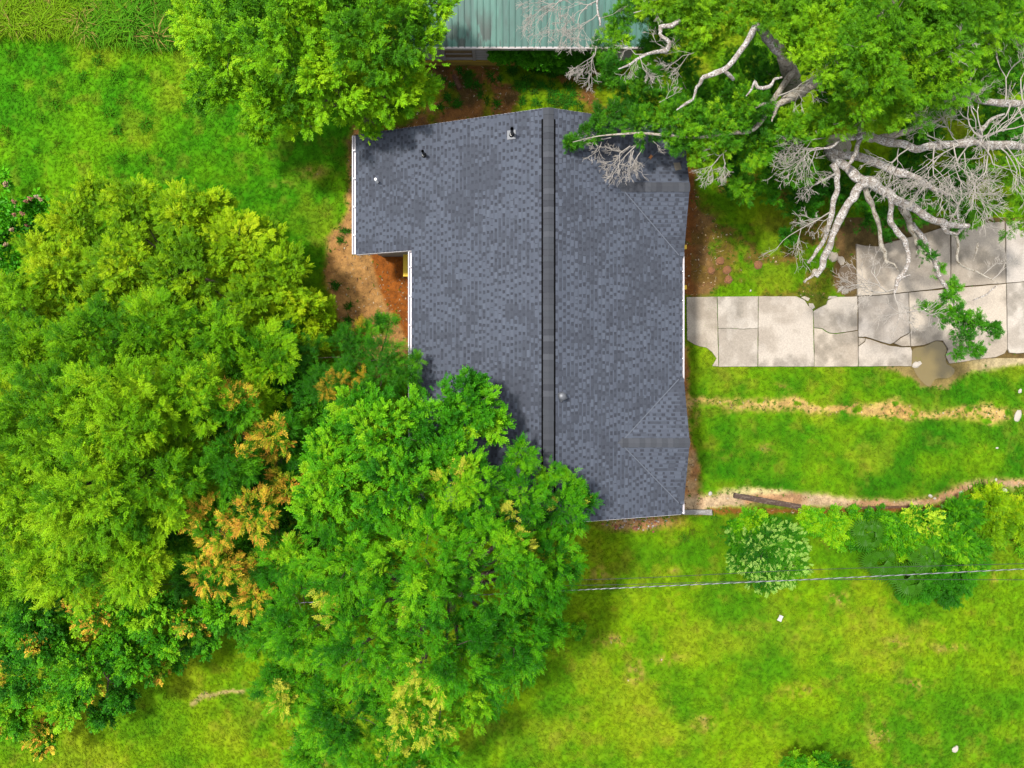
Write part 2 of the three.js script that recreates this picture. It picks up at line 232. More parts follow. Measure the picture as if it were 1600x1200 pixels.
  for (const [gi, zc] of [[0, -6.68], [1, 1.996]]) {
    const g = new THREE.ExtrudeGeometry(new THREE.Shape([[-HALF, -HALF * PITCH], [0, 0], [HALF, -HALF * PITCH], [HALF, -HALF * PITCH - 0.12], [-HALF, -HALF * PITCH - 0.12]].map(([x, y]) => new THREE.Vector2(x, y))), { depth: XE - XG - 0.02, bevelEnabled: false });
    g.rotateY(Math.PI / 2); g.translate(XG, GYr - 0.002, zc);
    mesh('gable_roof', g, deckMat, roof);
    const tri = new THREE.ExtrudeGeometry(new THREE.Shape([[-HALF + 0.3, -HALF * PITCH - 0.02], [0, -0.16], [HALF - 0.3, -HALF * PITCH - 0.02], [HALF - 0.3, -HALF * PITCH - 0.4], [-HALF + 0.3, -HALF * PITCH - 0.4]].map(([x, y]) => new THREE.Vector2(x, y))), { depth: 0.06, bevelEnabled: false });
    tri.rotateY(Math.PI / 2); tri.translate(wr - 0.01, GYr, zc); mesh('gable_wall', tri, siding, house);
    for (const s of [-1, 1]) for (let i = 0, d = 0.03; d + EXP < HALF / COS + 0.02; i++, d += EXP) { const w0 = (d) * COS, w1 = (d + EXP) * COS; course(V(0, GYr + 0.006, zc), V(0, -SIN, s * COS), V(1, 0, 0), V(0, COS, s * SIN), d, XG + w0 - 0.03, XE, XG + w1 - 0.03, XE, 700 + gi * 100 + i + (s > 0 ? 50 : 0), i + 130 + gi * 30, s < 0); }
  }
  // closed-cut valleys: the trimmed shingle edge along each valley
  for (const zc of [-6.68, 1.996]) for (const s of [-1, 1]) {
    const B = new Builder(), pt = (w, o, n) => V(XG + w + o * 0.7071, GYr - w * PITCH + 0.036 + n, zc + s * (w - o * 0.7071)), k = base([112, 120, 136]);
    for (let w = 0.02; w < HALF - 0.1; w += 0.22) { const e = Math.min(w + 0.22, HALF - 0.06), a = pt(w, 0, 0.004), b = pt(e, 0, 0.004), c = pt(e, 0.035, 0.012), d = pt(w, 0.035, 0.012); B.quad(a, b, c, d, k); B.quad(d, c, pt(e, 0.035, -0.02), pt(w, 0.035, -0.02), k); }
    mesh('valley_edge', B.geo(), shingleMat, roof);
  }
  // ridge vent and ridge caps
  const capShape = (half, len, lift) => { const B = new Builder(), t = 0.012; for (const s of [-1, 1]) { const a = V(0, lift, 0), b = V(0, lift + 0.012, len), c = V(s * half * COS, lift + 0.012 - half * SIN, len), d = V(s * half * COS, lift - half * SIN, 0), dn = (v) => V(v.x, v.y - t, v.z); const q = (...p) => s < 0 ? B.quad(...p) : B.quad(...p.reverse()); q(d, c, b, a); q(dn(c), c, d, dn(d)); q(dn(b), b, c, dn(c)); } return B.geo(); };
  const capTones = [[76, 80, 91], [70, 74, 85], [86, 90, 101], [73, 78, 89], [62, 66, 78]].map((c) => std(col(...c), 0.94));
  const vent = new THREE.ExtrudeGeometry(new THREE.Shape([[-0.228, -0.228 * PITCH], [0, 0.004], [0.228, -0.228 * PITCH], [0.228, -0.228 * PITCH + 0.044], [0, 0.044], [-0.228, -0.228 * PITCH + 0.044]].map(([x, y]) => new THREE.Vector2(x, y))), { depth: ZS - ZN - 0.7, bevelEnabled: false });
  vent.translate(RX, RY + 0.004, ZN + 0.35); mesh('ridge_vent', vent, matte({ color: col(14, 14, 17) }), roof);
  const R = rng(5), cap = capShape(0.185, 0.225, 0.056), cap2 = capShape(0.17, 0.215, 0.04);
  for (let z = ZN - 0.01; z < ZS - 0.1; z += 0.2) { const m = mesh('ridge_cap_shingle', cap, capTones[Math.floor(R() * 5)], roof); m.position.set(RX + (R() - 0.5) * 0.006, RY + (z < ZN + 0.3 ? -0.012 : 0.006), z); }
  for (const zc of [-6.68, 1.996]) for (let x = XE - 0.205; x > XG - 0.12; x -= 0.19) { const m = mesh('ridge_cap_shingle', cap2, capTones[Math.floor(R() * 5)], roof); m.rotation.y = Math.PI / 2; m.position.set(x, GYr + 0.002, zc + (R() - 0.5) * 0.008); }
  // metal drip edge and white rake and fascia boards
  mesh('fascia', box(XI - 0.022, XI - 0.002, roofY(XI) - 0.2, roofY(XI) - 0.01, ZW, ZS), whitePaint, house);
  mesh('fascia', box(XW - 0.022, XW - 0.002, roofY(XW) - 0.2, roofY(XW) - 0.01, ZN, ZW), whitePaint, house);
  mesh('fascia', box(XR + 0.002, XR + 0.022, roofY(XR) - 0.2, roofY(XR) - 0.01, ZN, ZS), whitePaint, house);
  const rake = (x0, x1, z0, z1, y) => { const g = new THREE.ExtrudeGeometry(new THREE.Shape([[x0, roofY(x0)], [x1, roofY(x1)], [x1, roofY(x1) - 0.17], [x0, roofY(x0) - 0.17]].map(([x, yy]) => new THREE.Vector2(x, yy - 0.004 + (y || 0)))), { depth: z1 - z0, bevelEnabled: false }); g.translate(0, 0, z0); return g; };
  mesh('rake_board', rake(XW, RX, ZN - 0.024, ZN - 0.003), whitePaint, house); mesh('rake_board', rake(RX, XR, ZN - 0.024, ZN - 0.003), whitePaint, house);
  mesh('rake_board', rake(XI, RX, ZS + 0.003, ZS + 0.024), whitePaint, house); mesh('rake_board', rake(RX, XR, ZS + 0.003, ZS + 0.026), whitePaint, house);
  mesh('rake_board', rake(XW, XI - 0.03, ZW + 0.003, ZW + 0.024), whitePaint, house);
  // gutters with hangers
  const gutterShape = (s) => { const o = [[0, 0.1], [0, 0], [0.085, 0], [0.125, 0.055], [0.125, 0.1], [0.14, 0.1], [0.14, 0.108], [0.115, 0.108], [0.115, 0.058], [0.08, 0.009], [0.01, 0.009], [0.01, 0.1]]; return new THREE.Shape((s < 0 ? o.map(([x, y]) => [-x, y]).reverse() : o).map(([x, y]) => new THREE.Vector2(x, y))); };
  const gutterPaint = std(pale(244, 238, 246, 1.6), 0.4);
  function gutter(x, y, z0, z1, s, k = 1) {
    const g = new THREE.ExtrudeGeometry(gutterShape(s), { depth: z1 - z0, bevelEnabled: false }); g.scale(k, 1, 1); g.translate(x, y, z0);
    const m = mesh('gutter', g, gutterPaint, house), xs = [x, x + s * 0.13 * k].sort((a, b) => a - b);
    for (let z = z0 + 0.5; z < z1; z += 1.02) mesh('hanger', box(xs[0] + 0.006, xs[1], y + 0.09, y + 0.1, z, z + 0.045), gutterPaint, m);
    for (const z of [z0 - 0.006, z1]) mesh('end_cap', box(xs[0], xs[1], y - 0.002, y + 0.104, z, z + 0.006), gutterPaint, m);
    return m;
  }
  gutter(XW - 0.024, roofY(XW) - 0.125, ZN + 0.01, ZW - 0.01, -1);
  gutter(XI - 0.024, roofY(XI) - 0.125, ZW + 0.06, ZS - 0.02, -1);
  gutter(XR + 0.024, roofY(XR) - 0.125, -5.5, -0.02, 1, 0.7); gutter(XR + 0.024, roofY(XR) - 0.125, 4.0, ZS, 1, 0.7);
  const spout = (x, z) => { const p = mesh('downspout', tube([V(x, 2.9, z), V(x, 2.6, z), V(x - Math.sign(x) * 0.3, 2.3, z), V(x - Math.sign(x) * 0.3, 0.25, z), V(x - Math.sign(x) * 0.1, 0.12, z)], [0.035, 0.035], 8), whitePaint, house); return p; };
  spout(XR + 0.09, ZS - 0.1);
  // pipes and hoods on the roof
  const black = std(col(34, 34, 38), 0.35), galv = std(col(128, 132, 142), 0.5, { metalness: 0.4 }), pvc = std(pale(244, 246, 250, 2.2), 0.4);
  function pipe(px, py, r, h, mat, flash, plain) {
    const p = onRoof(px, py), g = new THREE.CylinderGeometry(r, r, h, 14, 1, !plain), m = mesh('vent_pipe', g, mat, roof); m.position.set(p.x, p.y + h / 2 - 0.02, p.z); m.material.side = THREE.DoubleSide;
    const tilt = p.x < RX ? Math.atan(PITCH) : -Math.atan(PITCH), side = p.x < RX ? -1 : 1;
    if (flash) { const f = mesh('flashing', new THREE.BoxGeometry(0.3, 0.012, 0.3), flash, roof); f.position.set(p.x - 0.02, p.y + 0.032 - PITCH * 0, p.z); f.rotation.z = tilt; }
    if (plain) return; const c = mesh('pipe_boot', new THREE.CylinderGeometry(r * 1.15, r * 2.1, 0.09, 16), black, roof); c.position.set(p.x, p.y + 0.06, p.z); c.rotation.z = tilt * 0.6;
  }
  pipe(800, 211, 0.055, 0.62, black, galv); pipe(663, 243, 0.05, 0.5, black); pipe(590, 285, 0.045, 0.42, pvc, null, true);
  function hood(px, py, turn) { const p = onRoof(px, py), g = new THREE.Group(); g.name = 'vent_hood'; g.position.set(p.x, p.y + 0.02, p.z); g.rotation.y = turn; roof.add(g);
    const base2 = mesh('hood_base', new THREE.BoxGeometry(0.26, 0.05, 0.3), galv, g); base2.rotation.z = p.x < RX ? 0.35 : -0.35;
    mesh('hood_collar', new THREE.CylinderGeometry(0.085, 0.1, 0.2, 16).translate(0, 0.1, 0), galv, g);
    mesh('hood_cap', new THREE.LatheGeometry([[0, 0.27], [0.06, 0.262], [0.12, 0.235], [0.135, 0.2], [0.13, 0.18], [0.0, 0.19]].map(([x, y]) => new THREE.Vector2(x, y)), 20), galv, g); return g; }
  hood(878, 619, 0.5); const dk = hood(817, 702, 0); dk.scale.setScalar(1.2);
}
console.log('house done');

// ---------- green metal shed behind the house ----------
{
  const EZ = -12.24, EY = 2.4, RZ = -15.6, RYS = 3.5, X0 = -3.75, X1 = 4.95, WZ = -12.72, slope = Math.atan2(RYS - EY, EZ - RZ);
  const shed = thing('shed', 'long shed with teal ribbed metal roof and white board wall', 'shed', V(0, 0, 0));
  const stain = dataTex(1024, 512, (i, j) => {
    const x = lerp(X0, X1, i / 1023), z = lerp(EZ, RZ, j / 511), px = 800 + x * PX / 25.4, py = 600 + z * PX / 25.4;
    let c = mix3([90, 158, 140], [74, 138, 124], fbm(x * 1.2, z * 0.5, 4));
    const st = fbm(x * 2.6 + 5, z * 0.6, 4);
    c = mix3(c, [64, 124, 112], sm(0.42, 0.58, st + (px > 785 && px < 985 ? 0.09 : -0.14)) * 0.8);                        // algae film in runs down the panels
    const m = fbm(x * 5, z * 2.2 + 9, 4), near = sm(64, 20, Math.hypot((px - 745) / 1.3, (py - 68) / 0.9));
    c = mix3(c, [50, 82, 72], sm(0.46, 0.6, m) * near);
    const k = 0.9 + 0.2 * fbm(x * 14, z * 3, 2); return enc(c.map((v) => v * k));
  }, false);
  const roofMat = std(0xffffff, 0.5, { map: stain, metalness: 0.0 }), panelMats = roofMat;
  const N = 38, w = (X1 - X0) / N, L = Math.hypot(EZ - RZ, RYS - EY);
  const roof = mesh('roof', (() => { const g = box(X0 + 0.05, X1 - 0.05, -0.06, -0.015, -L, 0); return g; })(), std(col(120, 104, 80), 0.9), shed);
  roof.rotation.x = slope; roof.position.set(0, EY, EZ);
  for (let i = 0; i < N; i++) {       // each ribbed panel: flat, then a raised rib at its right edge
    const B = new Builder(), a = X0 + i * w, P = [[0, 0], [w - 0.055, 0], [w - 0.045, 0.03], [w - 0.018, 0.03], [w - 0.004, 0.0], [w, 0]];
    for (let k = 0; k + 1 < P.length; k++) for (let s = 0; s < 1; s++) { const p = (q, l) => V(a + q[0], q[1], -l); B.quad(p(P[k], 0), p(P[k + 1], 0), p(P[k + 1], L), p(P[k], L)); }
    const g = B.geo(), pos = g.attributes.position, uv = g.attributes.uv; for (let k = 0; k < pos.count; k++) uv.setXY(k, (pos.getX(k) - X0) / (X1 - X0), -pos.getZ(k) / L);
    g.translate(0, 0.002 + (i % 3) * 0.0008, 0.0); mesh('roof_panel', g, panelMats, roof);
  }
  const back = mesh('back_roof', box(X0, X1, -0.03, 0, -3.3, 0), roofMat, shed); back.position.set(0, RYS, RZ); back.rotation.x = -slope;
  mesh('ridge_cap', box(X0, X1, RYS + 0.0, RYS + 0.05, RZ - 0.16, RZ + 0.16), std(col(90, 158, 142), 0.5), shed);
  const trim = std(col(226, 218, 224), 0.6), trimTex = dataTex(256, 32, (i, j) => enc(mix3([232, 226, 230], [150, 110, 80], sm(0.58, 0.7, tfbm(i / 256, j / 32, 16, 3)))));
  mesh('eave_trim', (() => { const g = box(X0, X1, EY - 0.12, EY + 0.012, EZ - 0.02, EZ + 0.05); return g; })(), std(0xffffff, 0.6, { map: trimTex }), shed);
  mesh('wall', box(X0 + 0.3, X1 - 0.3, 0.3, EY + 0.05, -18.2, WZ - 0.04), std(col(160, 158, 160), 0.9), shed);
  const boardTex = dataTex(256, 64, (i, j) => { const n = tfbm(i / 256, j / 64, 12, 4); return enc(mix3([240, 238, 246], [190, 184, 182], sm(0.4, 0.75, n))); }), board = std(0xffffff, 0.8, { map: boardTex });
  for (let i = 0, y = 0.36; y < EY; y += 0.19, i++) { const g = box(X0 + 0.3, X1 - 0.3, 0, 0.2, -0.012, 0.012), m = mesh('siding_board', g, board, shed); m.position.set(0, y, WZ - 0.012); m.rotation.x = -0.1; }
  mesh('foundation', box(X0 + 0.28, X1 - 0.28, 0, 0.33, -18.18, WZ + 0.07), std(0xffffff, 0.9, { map: dataTex(256, 64, (i, j) => enc(mix3([226, 190, 62], [150, 118, 52], sm(0.45, 0.72, tfbm(i / 256, j / 64, 10, 4))))) }), shed);
  const win = mesh('window', box(-1.95 - 0.62, -1.95 + 0.42, 0.62, 1.75, WZ + 0.0, WZ + 0.035), std(0xffffff, 0.85, { map: dataTex(64, 128, (i, j) => enc(mix3([196, 168, 126], [150, 120, 84], tfbm(i / 64, j / 128, 8, 4)))) }), shed);
  for (const x of [-1.95 - 0.74, -1.95 + 0.43]) mesh('frame', box(x, x + 0.11, 0.5, 1.8, WZ + 0.01, WZ + 0.085), trim, win);
  for (const y of [0.6, 0.95, 1.3]) mesh('slat', box(-1.95 - 0.6, -1.95 + 0.4, y, y + 0.05, WZ + 0.02, WZ + 0.06), trim, win);
}

// ---------- concrete drive: cracked slabs ----------
{
  const cTex = dataTex(1024, 1024, (i, j) => {
    const u = i / 1024, v = j / 1024, a = tfbm(u, v, 6, 6), b = tfbm(u + 0.37, v + 0.11, 6, 6), f = tfbm(u, v, 128, 2), g = hash2(i, j);
    let c = mix3([232, 221, 208], [204, 192, 178], sm(0.36, 0.62, a));
    c = mix3(c, [152, 143, 131], sm(0.46, 0.76, b) * 0.6);
    c = mix3(c, [230, 220, 208], sm(0.55, 0.75, tfbm(u + 0.6, v + 0.2, 10, 5)) * 0.6);
    const k = 0.88 + 0.16 * f + 0.1 * g; return encPale(c.map((x) => x * k), 1.0);
  });
  const mats = [[0, 0, 1, 1, 1], [0.3, 0.6, 0.97, 0.96, 0.95], [0.62, 0.2, 0.99, 0.97, 0.95], [0.1, 0.45, 1.0, 0.96, 0.9], [0.8, 0.8, 0.94, 0.94, 0.96], [0.45, 0.9, 1, 1, 1], [0.2, 0.15, 0.9, 0.87, 0.82]].map(([ox, oy, r, g, b]) => { const t = cTex.clone(); t.repeat.set(0.22, 0.22); t.offset.set(ox, oy); t.needsUpdate = true; return std(new THREE.Color().setRGB(Math.min(1, r), Math.min(1, g), Math.min(1, b)), 0.92, { map: t }); });
  const drive = new THREE.Group(); drive.name = 'driveway'; drive.userData.kind = 'structure'; scene.add(drive);
  const H = 0.07, R = rng(77);
  function piece(pts, m, dh = 0, name = 'concrete_slab') {
    // broken, slightly wandering edges
    const out = []; for (let i = 0; i < pts.length; i++) { const a = pts[i], b = pts[(i + 1) % pts.length], n = Math.max(1, Math.round(Math.hypot(b[0] - a[0], b[1] - a[1]) / 9)); for (let k = 0; k < n; k++) { const t = k / n, j = k ? 0.5 : 0; out.push([lerp(a[0], b[0], t) + (R() - 0.5) * j, lerp(a[1], b[1], t) + (R() - 0.5) * j]); } }
    const w = out.map(([x, y]) => { const p = at(x, y, H); return [p.x, p.z]; });
    return mesh(name, slab(w, 0.004, H + dh, 0.007), mats[m], drive);
  }
  piece([[1073, 464], [1120.3, 463.5], [1122.8, 572.5], [1113, 572], [1120, 560], [1113, 550], [1104, 543], [1094, 541], [1085, 538], [1074, 531]], 6, -0.01);
  piece([[1121.3, 463.5], [1184.6, 463], [1184.2, 512.5], [1160, 514], [1140, 512.6], [1122.4, 513]], 0);
  piece([[1122.4, 513.5], [1140, 513.1], [1160, 514.5], [1184.2, 513], [1183.6, 572.5], [1123.8, 573]], 1);
  piece([[1185.6, 463], [1244, 463], [1257, 469], [1263, 478], [1270, 484.5], [1272, 572.6], [1184.8, 572.6]], 2, 0.01);
  piece([[1271.2, 486], [1282, 480], [1292, 475.5], [1294, 469], [1307, 464], [1339.6, 463], [1340, 515.5], [1325, 518], [1306, 520.5], [1297, 520], [1291, 517], [1285, 513], [1272.2, 511.5]], 1);
  piece([[1272.4, 512.6], [1284.4, 514], [1290, 518], [1296.6, 521.2], [1306, 521.8], [1325, 519.2], [1340.2, 516.8], [1340.6, 572.4], [1273, 572.8]], 3);
  piece([[1252, 464], [1258, 462.5], [1266, 466], [1263, 470.5], [1257, 467.4]], 3, -0.02, 'concrete_fragment');
  piece([[1264, 473.5], [1271, 474], [1274, 480], [1270, 483.4], [1265, 479]], 0, -0.025, 'concrete_fragment');
  piece([[1294, 467], [1296, 462.6], [1309, 462.4], [1303, 466.4]], 4, -0.02, 'concrete_fragment');
  piece([[1341.4, 463.2], [1375, 461.6], [1419.6, 457], [1421.4, 519.5], [1407, 527], [1397, 535.2], [1391, 537.5], [1376, 533.4], [1360, 528], [1353, 526], [1348, 526.6], [1342, 526]], 4);
  piece([[1397.6, 536.4], [1408, 528.4], [1421.6, 521], [1422.6, 540.6], [1410, 541]], 3, -0.005);
  piece([[1342, 527.4], [1347.6, 528], [1352.4, 528.4], [1351, 533], [1342, 540]], 3, -0.01, 'concrete_fragment');
  piece([[1342, 541.4], [1352, 534], [1353.4, 529], [1360, 530.4], [1375.6, 536], [1390.6, 540.4], [1410, 542.8], [1422.8, 542.4], [1425, 548], [1424.4, 572], [1341.8, 572.4]], 2, 0.005);
  piece([[1420.8, 457], [1500, 449.8], [1572, 443.4], [1574, 545], [1570, 552], [1556, 558], [1530, 561], [1500, 566], [1484, 568], [1478, 556], [1482, 545], [1474, 532], [1462, 532], [1452, 536], [1444, 539], [1424, 541], [1422.6, 520]], 3);
  piece([[1573.4, 443], [1650, 437], [1650, 548], [1590, 552], [1578, 551], [1575.2, 545]], 5);
  piece([[1338, 381], [1352, 384], [1372, 385], [1392, 378], [1440, 366], [1484, 352], [1485, 420], [1484, 448.6], [1420.6, 455.8], [1380, 460], [1340.4, 462]], 3, 0.01);
  piece([[1487, 352], [1570, 346], [1571.6, 442.2], [1486, 448.4], [1486.6, 420]], 6, 0);
  piece([[1572.4, 346], [1650, 342], [1650, 436], [1573.2, 441.8]], 4, -0.005);
  // muddy water standing where the slab has broken away, and along the drive's west end
  const water = (P, y, c, name) => { const w = P.map(([x, yy]) => { const p = at(x, yy, y); return [p.x, p.z]; }); const s = new THREE.Shape(w.map(([x, z]) => new THREE.Vector2(x, -z))); const g = new THREE.ShapeGeometry(s, 8); g.rotateX(-Math.PI / 2); g.translate(0, y, 0); return structure(name, g, std(c, 0.2)); };
  const soft = (P, n = 40) => new THREE.CatmullRomCurve3(P.map(([x, y]) => V(x, y, 0)), true).getPoints(n).map((p) => [p.x, p.y]);
  water(soft([[1427, 545], [1445, 541], [1462, 533], [1474, 536], [1480, 550], [1478, 566], [1492, 578], [1484, 590], [1462, 592], [1452, 604], [1440, 596], [1428, 578], [1425, 560]]), 0.02, col(152, 132, 76), 'puddle_water');
  water(soft([[1312, 420], [1330, 412], [1338, 430], [1337, 452], [1322, 455], [1314, 444]]), 0.012, col(116, 92, 58), 'puddle_water');
  // loose broken concrete
  const rubble = (px, py, rx, rz, m, label, y = 0.02) => { const p = at(px, py, 0.05), o = mesh('concrete_chunk', stone(Math.round(px * 7 + py), rx, 0.07, rz), mats[m], null); o.position.set(p.x, y, p.z); o.rotation.y = px; return tag(o, label, 'concrete chunk', 'loose broken concrete'); };
  rubble(1433, 569.5, 0.2, 0.12, 5, 'pale rounded concrete chunk at the puddle edge beside the drive');
  rubble(1302, 401, 0.2, 0.2, 3, 'tan concrete chunk under the cut end of the pale limb', 0.015);
  rubble(1315, 407, 0.2, 0.13, 3, 'tan concrete chunk in the mud north of the drive', 0.015);
  rubble(1314, 451, 0.15, 0.07, 0, 'small flat concrete chunk beside the small mud puddle', 0.01);
  rubble(1321, 455, 0.12, 0.13, 2, 'small tan concrete chunk at the drive edge by the mud', 0.01);
  rubble(1273, 424, 0.12, 0.1, 3, 'small concrete chunk in grass below the paired pale limbs', 0.01);
  rubble(1591, 650, 0.26, 0.14, 5, 'pale flat concrete chunk at the east end of the straw path', 0.02);
  rubble(1493, 1171, 0.17, 0.12, 5, 'pale stone lying alone in the south lawn', 0.02);
}

// ---------- yard things ----------
function timber(name, label, cat, a, b, w, h, mat, seed, group) {
  const d = b.clone().sub(a), L = d.length(), g = new THREE.BoxGeometry(L, h, w, Math.max(4, Math.round(L / 0.15)), 2, 3), p = g.attributes.position;
  for (let i = 0; i < p.count; i++) { const n = vn3(p.getX(i) * 3 + seed, p.getY(i) * 9, p.getZ(i) * 9) - 0.5; p.setXYZ(i, p.getX(i) + n * 0.03, p.getY(i) + n * h * 0.18, p.getZ(i) + n * w * 0.16); }
  const uv = g.attributes.uv; for (let i = 0; i < uv.count; i++) uv.setXY(i, p.getX(i), p.getZ(i) + p.getY(i)); g.computeVertexNormals();
  const m = mesh(name, g, mat); m.position.copy(a).add(b).multiplyScalar(0.5); m.rotation.y = -Math.atan2(d.z, d.x); return tag(m, label, cat, group);
}
const woodTex = (c1, c2, c3) => dataTex(256, 128, (i, j) => { const u = i / 256, v = j / 128, g = tfbm(u * 0.999, v, 6, 2), s = hash2(3, Math.floor(j / 2) * 7 + Math.floor(tfbm(u, v, 4, 2) * 6)); let c = mix3(c1, c2, s * 0.6 + g * 0.4); c = mix3(c, c3, sm(0.6, 0.75, tfbm(u, v, 16, 3))); return enc(c); });
{
  const tie = woodTex([120, 96, 82], [84, 62, 50], [150, 132, 116]), grey = woodTex([190, 186, 182], [150, 146, 142], [214, 212, 210]), rust = woodTex([134, 88, 60], [100, 64, 44], [160, 120, 88]);
  const tm = std(0xffffff, 0.95, { map: tie }), gm = std(0xffffff, 0.9, { map: grey }), rm = std(0xffffff, 0.95, { map: rust });
  timber('timber_tie', 'weathered brown timber tie lying on the bare bank', 'timber', at(1147, 774, 0.1).setY(0.09), at(1250, 792, 0.1).setY(0.09), 0.2, 0.18, tm, 3);
  timber('edging_board', 'grey weathered board retaining the bank beside the house corner', 'board', at(1067, 800, 0.1).setY(0.1), at(1112, 800, 0.1).setY(0.09), 0.2, 0.2, gm, 5);
  timber('edging_board', 'rust brown edging board half buried along the hedge', 'board', at(1325, 793.5, 0).setY(0.03), at(1425, 791.5, 0).setY(0.03), 0.09, 0.1, rm, 9);
  timber('fallen_log', 'crooked brown log leaning near the shed window', 'log', at(709, 117, 0.1).setY(0.07), at(719, 138, 0.1).setY(0.05), 0.17, 0.13, rm, 19);
  // yellow stoop and block by the house
  const st = thing('stoop', 'yellow painted wooden stoop tucked beside the inner house corner', 'stoop', at(635, 412, 0.7).setY(0));
  mesh('tread', new THREE.BoxGeometry(0.24, 0.045, 1.0).translate(0, 0.72, 0), yellowPaint, st);
  for (const z of [-0.42, 0.42]) mesh('leg', new THREE.BoxGeometry(0.1, 0.7, 0.07).translate(0, 0.35, z), yellowPaint, st);
  for (const [py, l] of [[386, 'upper yellow timber end jutting from the east wall above the other'], [449, 'lower yellow timber end jutting from the east wall near the drive']]) {
    const p = at(1070.5, py, 0.4), b = thing('step_stringer', l, 'step', V(p.x, 0, p.z), 'yellow step ends on the east wall');
    mesh('post', new THREE.BoxGeometry(0.1, 0.38, 0.1).translate(0, 0.19, 0), yellowPaint, b); mesh('cap', new THREE.BoxGeometry(0.95, 0.05, 0.16).translate(-0.42, 0.405, 0), yellowPaint, b);
  }
  // fire-ant mounds of red soil
  const moundMat = std(0xffffff, 0.98, { map: dataTex(64, 64, (i, j) => { const n = tfbm(i / 64, j / 64, 16, 3); return enc([176 * (0.7 + 0.5 * n), 118 * (0.7 + 0.5 * n), 72 * (0.7 + 0.5 * n)]); }) });
  for (const [px, py, r, l] of [[1111, 423, 0.15, 'red soil mound nearest the east wall'], [1125, 408, 0.17, 'red soil mound farthest up in the side yard cluster'], [1136, 422, 0.17, 'red soil mound in the middle of the side yard cluster'], [1138, 437, 0.16, 'red soil mound closest to the drive slab'], [1184, 414, 0.17, 'lone red soil mound in the grass away from the cluster']]) {
    const g = new THREE.SphereGeometry(1, 18, 9, 0, Math.PI * 2, 0, Math.PI / 2), p = g.attributes.position; for (let i = 0; i < p.count; i++) { const k = 0.8 + 0.4 * vn3(p.getX(i) * 3 + px, p.getY(i) * 3, p.getZ(i) * 3); p.setXYZ(i, p.getX(i) * r * k, p.getY(i) * 0.1 * k, p.getZ(i) * r * k); } g.computeVertexNormals();
    const m = mesh('soil_mound', g, moundMat); m.position.copy(at(px, py, 0)).setY(-0.004); tag(m, l, 'soil mound', 'red soil mounds in the side yard');
  }
  // litter
  const paperMat = std(col(244, 240, 236), 0.8), chalk = std(col(232, 226, 214), 0.9);
  function scrap(name, label, cat, px, py, sx, sz, turn, mat, y = 0.03, group) {
    const g = new THREE.BoxGeometry(sx, 0.006, sz, 5, 1, 5), p = g.attributes.position; for (let i = 0; i < p.count; i++) p.setY(i, p.getY(i) + 0.05 * (vn(p.getX(i) * 14 + px, p.getZ(i) * 14 + py) - 0.3)); g.computeVertexNormals();
    const m = mesh(name, g, mat); m.position.copy(at(px, py, 0)).setY(y); m.rotation.y = turn; return tag(m, label, cat, group);
  }
  scrap('paper_scrap', 'white paper scrap lying on the open south lawn', 'litter', 1218, 965, 0.17, 0.24, -0.4, paperMat, 0.08);
  const bits = [[1454, 775, 0.14, 'white litter piece at the west of the three by the hedge bank'], [1461, 779, 0.1, 'small white litter piece just south of a larger one on the bank'], [1472, 791, 0.12, 'white litter piece against the hedge tops'], [1502, 769, 0.15, 'pale litter piece where the bank path climbs'], [1556, 750, 0.12, 'white litter piece beside the lawn at the east end of the bank'], [1570, 766, 0.17, 'largest white litter piece at the east end of the bank'], [1252, 799, 0.16, 'white chunk at the east end of the brown timber tie'], [1110, 771, 0.16, 'pale stone in the grass near the house corner'], [1594, 611, 0.15, 'white litter piece in the lawn south of the drive'], [1558, 700, 0.1, 'tiny white litter piece in the middle of the front lawn'], [1173, 454, 0.08, 'tiny white litter piece in the side yard grass'], [1556, 749, 0.06, null]];
  for (const [px, py, r, l] of bits) { if (!l) continue; const m = mesh('litter_piece', stone(px * 3 + py, r * 0.6, r * 0.3, r * 0.42), chalk); m.position.copy(at(px, py, 0.05)).setY(0.04); m.rotation.y = px; tag(m, l, 'litter', 'pale litter around the yard'); }
  // brick rubble along the south gable
  const rubMats = [[190, 120, 92], [214, 190, 172], [170, 92, 66], [160, 152, 150], [228, 214, 200]].map((c) => std(col(...c), 0.95)), R = rng(12);
  const pile = thing('rubble_pile', 'scattered reddish brick and mortar rubble along the south gable', 'rubble', at(1000, 818, 0));
  for (let i = 0; i < 70; i++) { const x = (R() + R() - 1) * 1.6, z = (R() + R() - 1) * 0.36, r = 0.025 + R() * R() * 0.1, m = mesh('rubble', stone(900 + i, r, r * 0.6, r * 0.8, 0), rubMats[Math.floor(R() * 5)], pile); m.position.set(x, r * 0.2, z); m.rotation.y = R() * 6; }
  // things lying on the roof
  { const p = at(1057, 262, 3.75), m = mesh('shingle_scrap', slab([[-0.13, -0.15], [0.1, -0.16], [0.14, 0.12], [-0.08, 0.17]], 0, 0.014, 0.003), std(col(158, 148, 132), 0.95)); m.position.set(p.x, 3.3 + 0.83 - (Math.abs(p.z + 6.68)) * PITCH + 0.035, p.z); m.rotation.x = -Math.atan(PITCH); tag(m, 'tan shingle scrap lying on the small gable under the oak', 'shingle scrap'); }
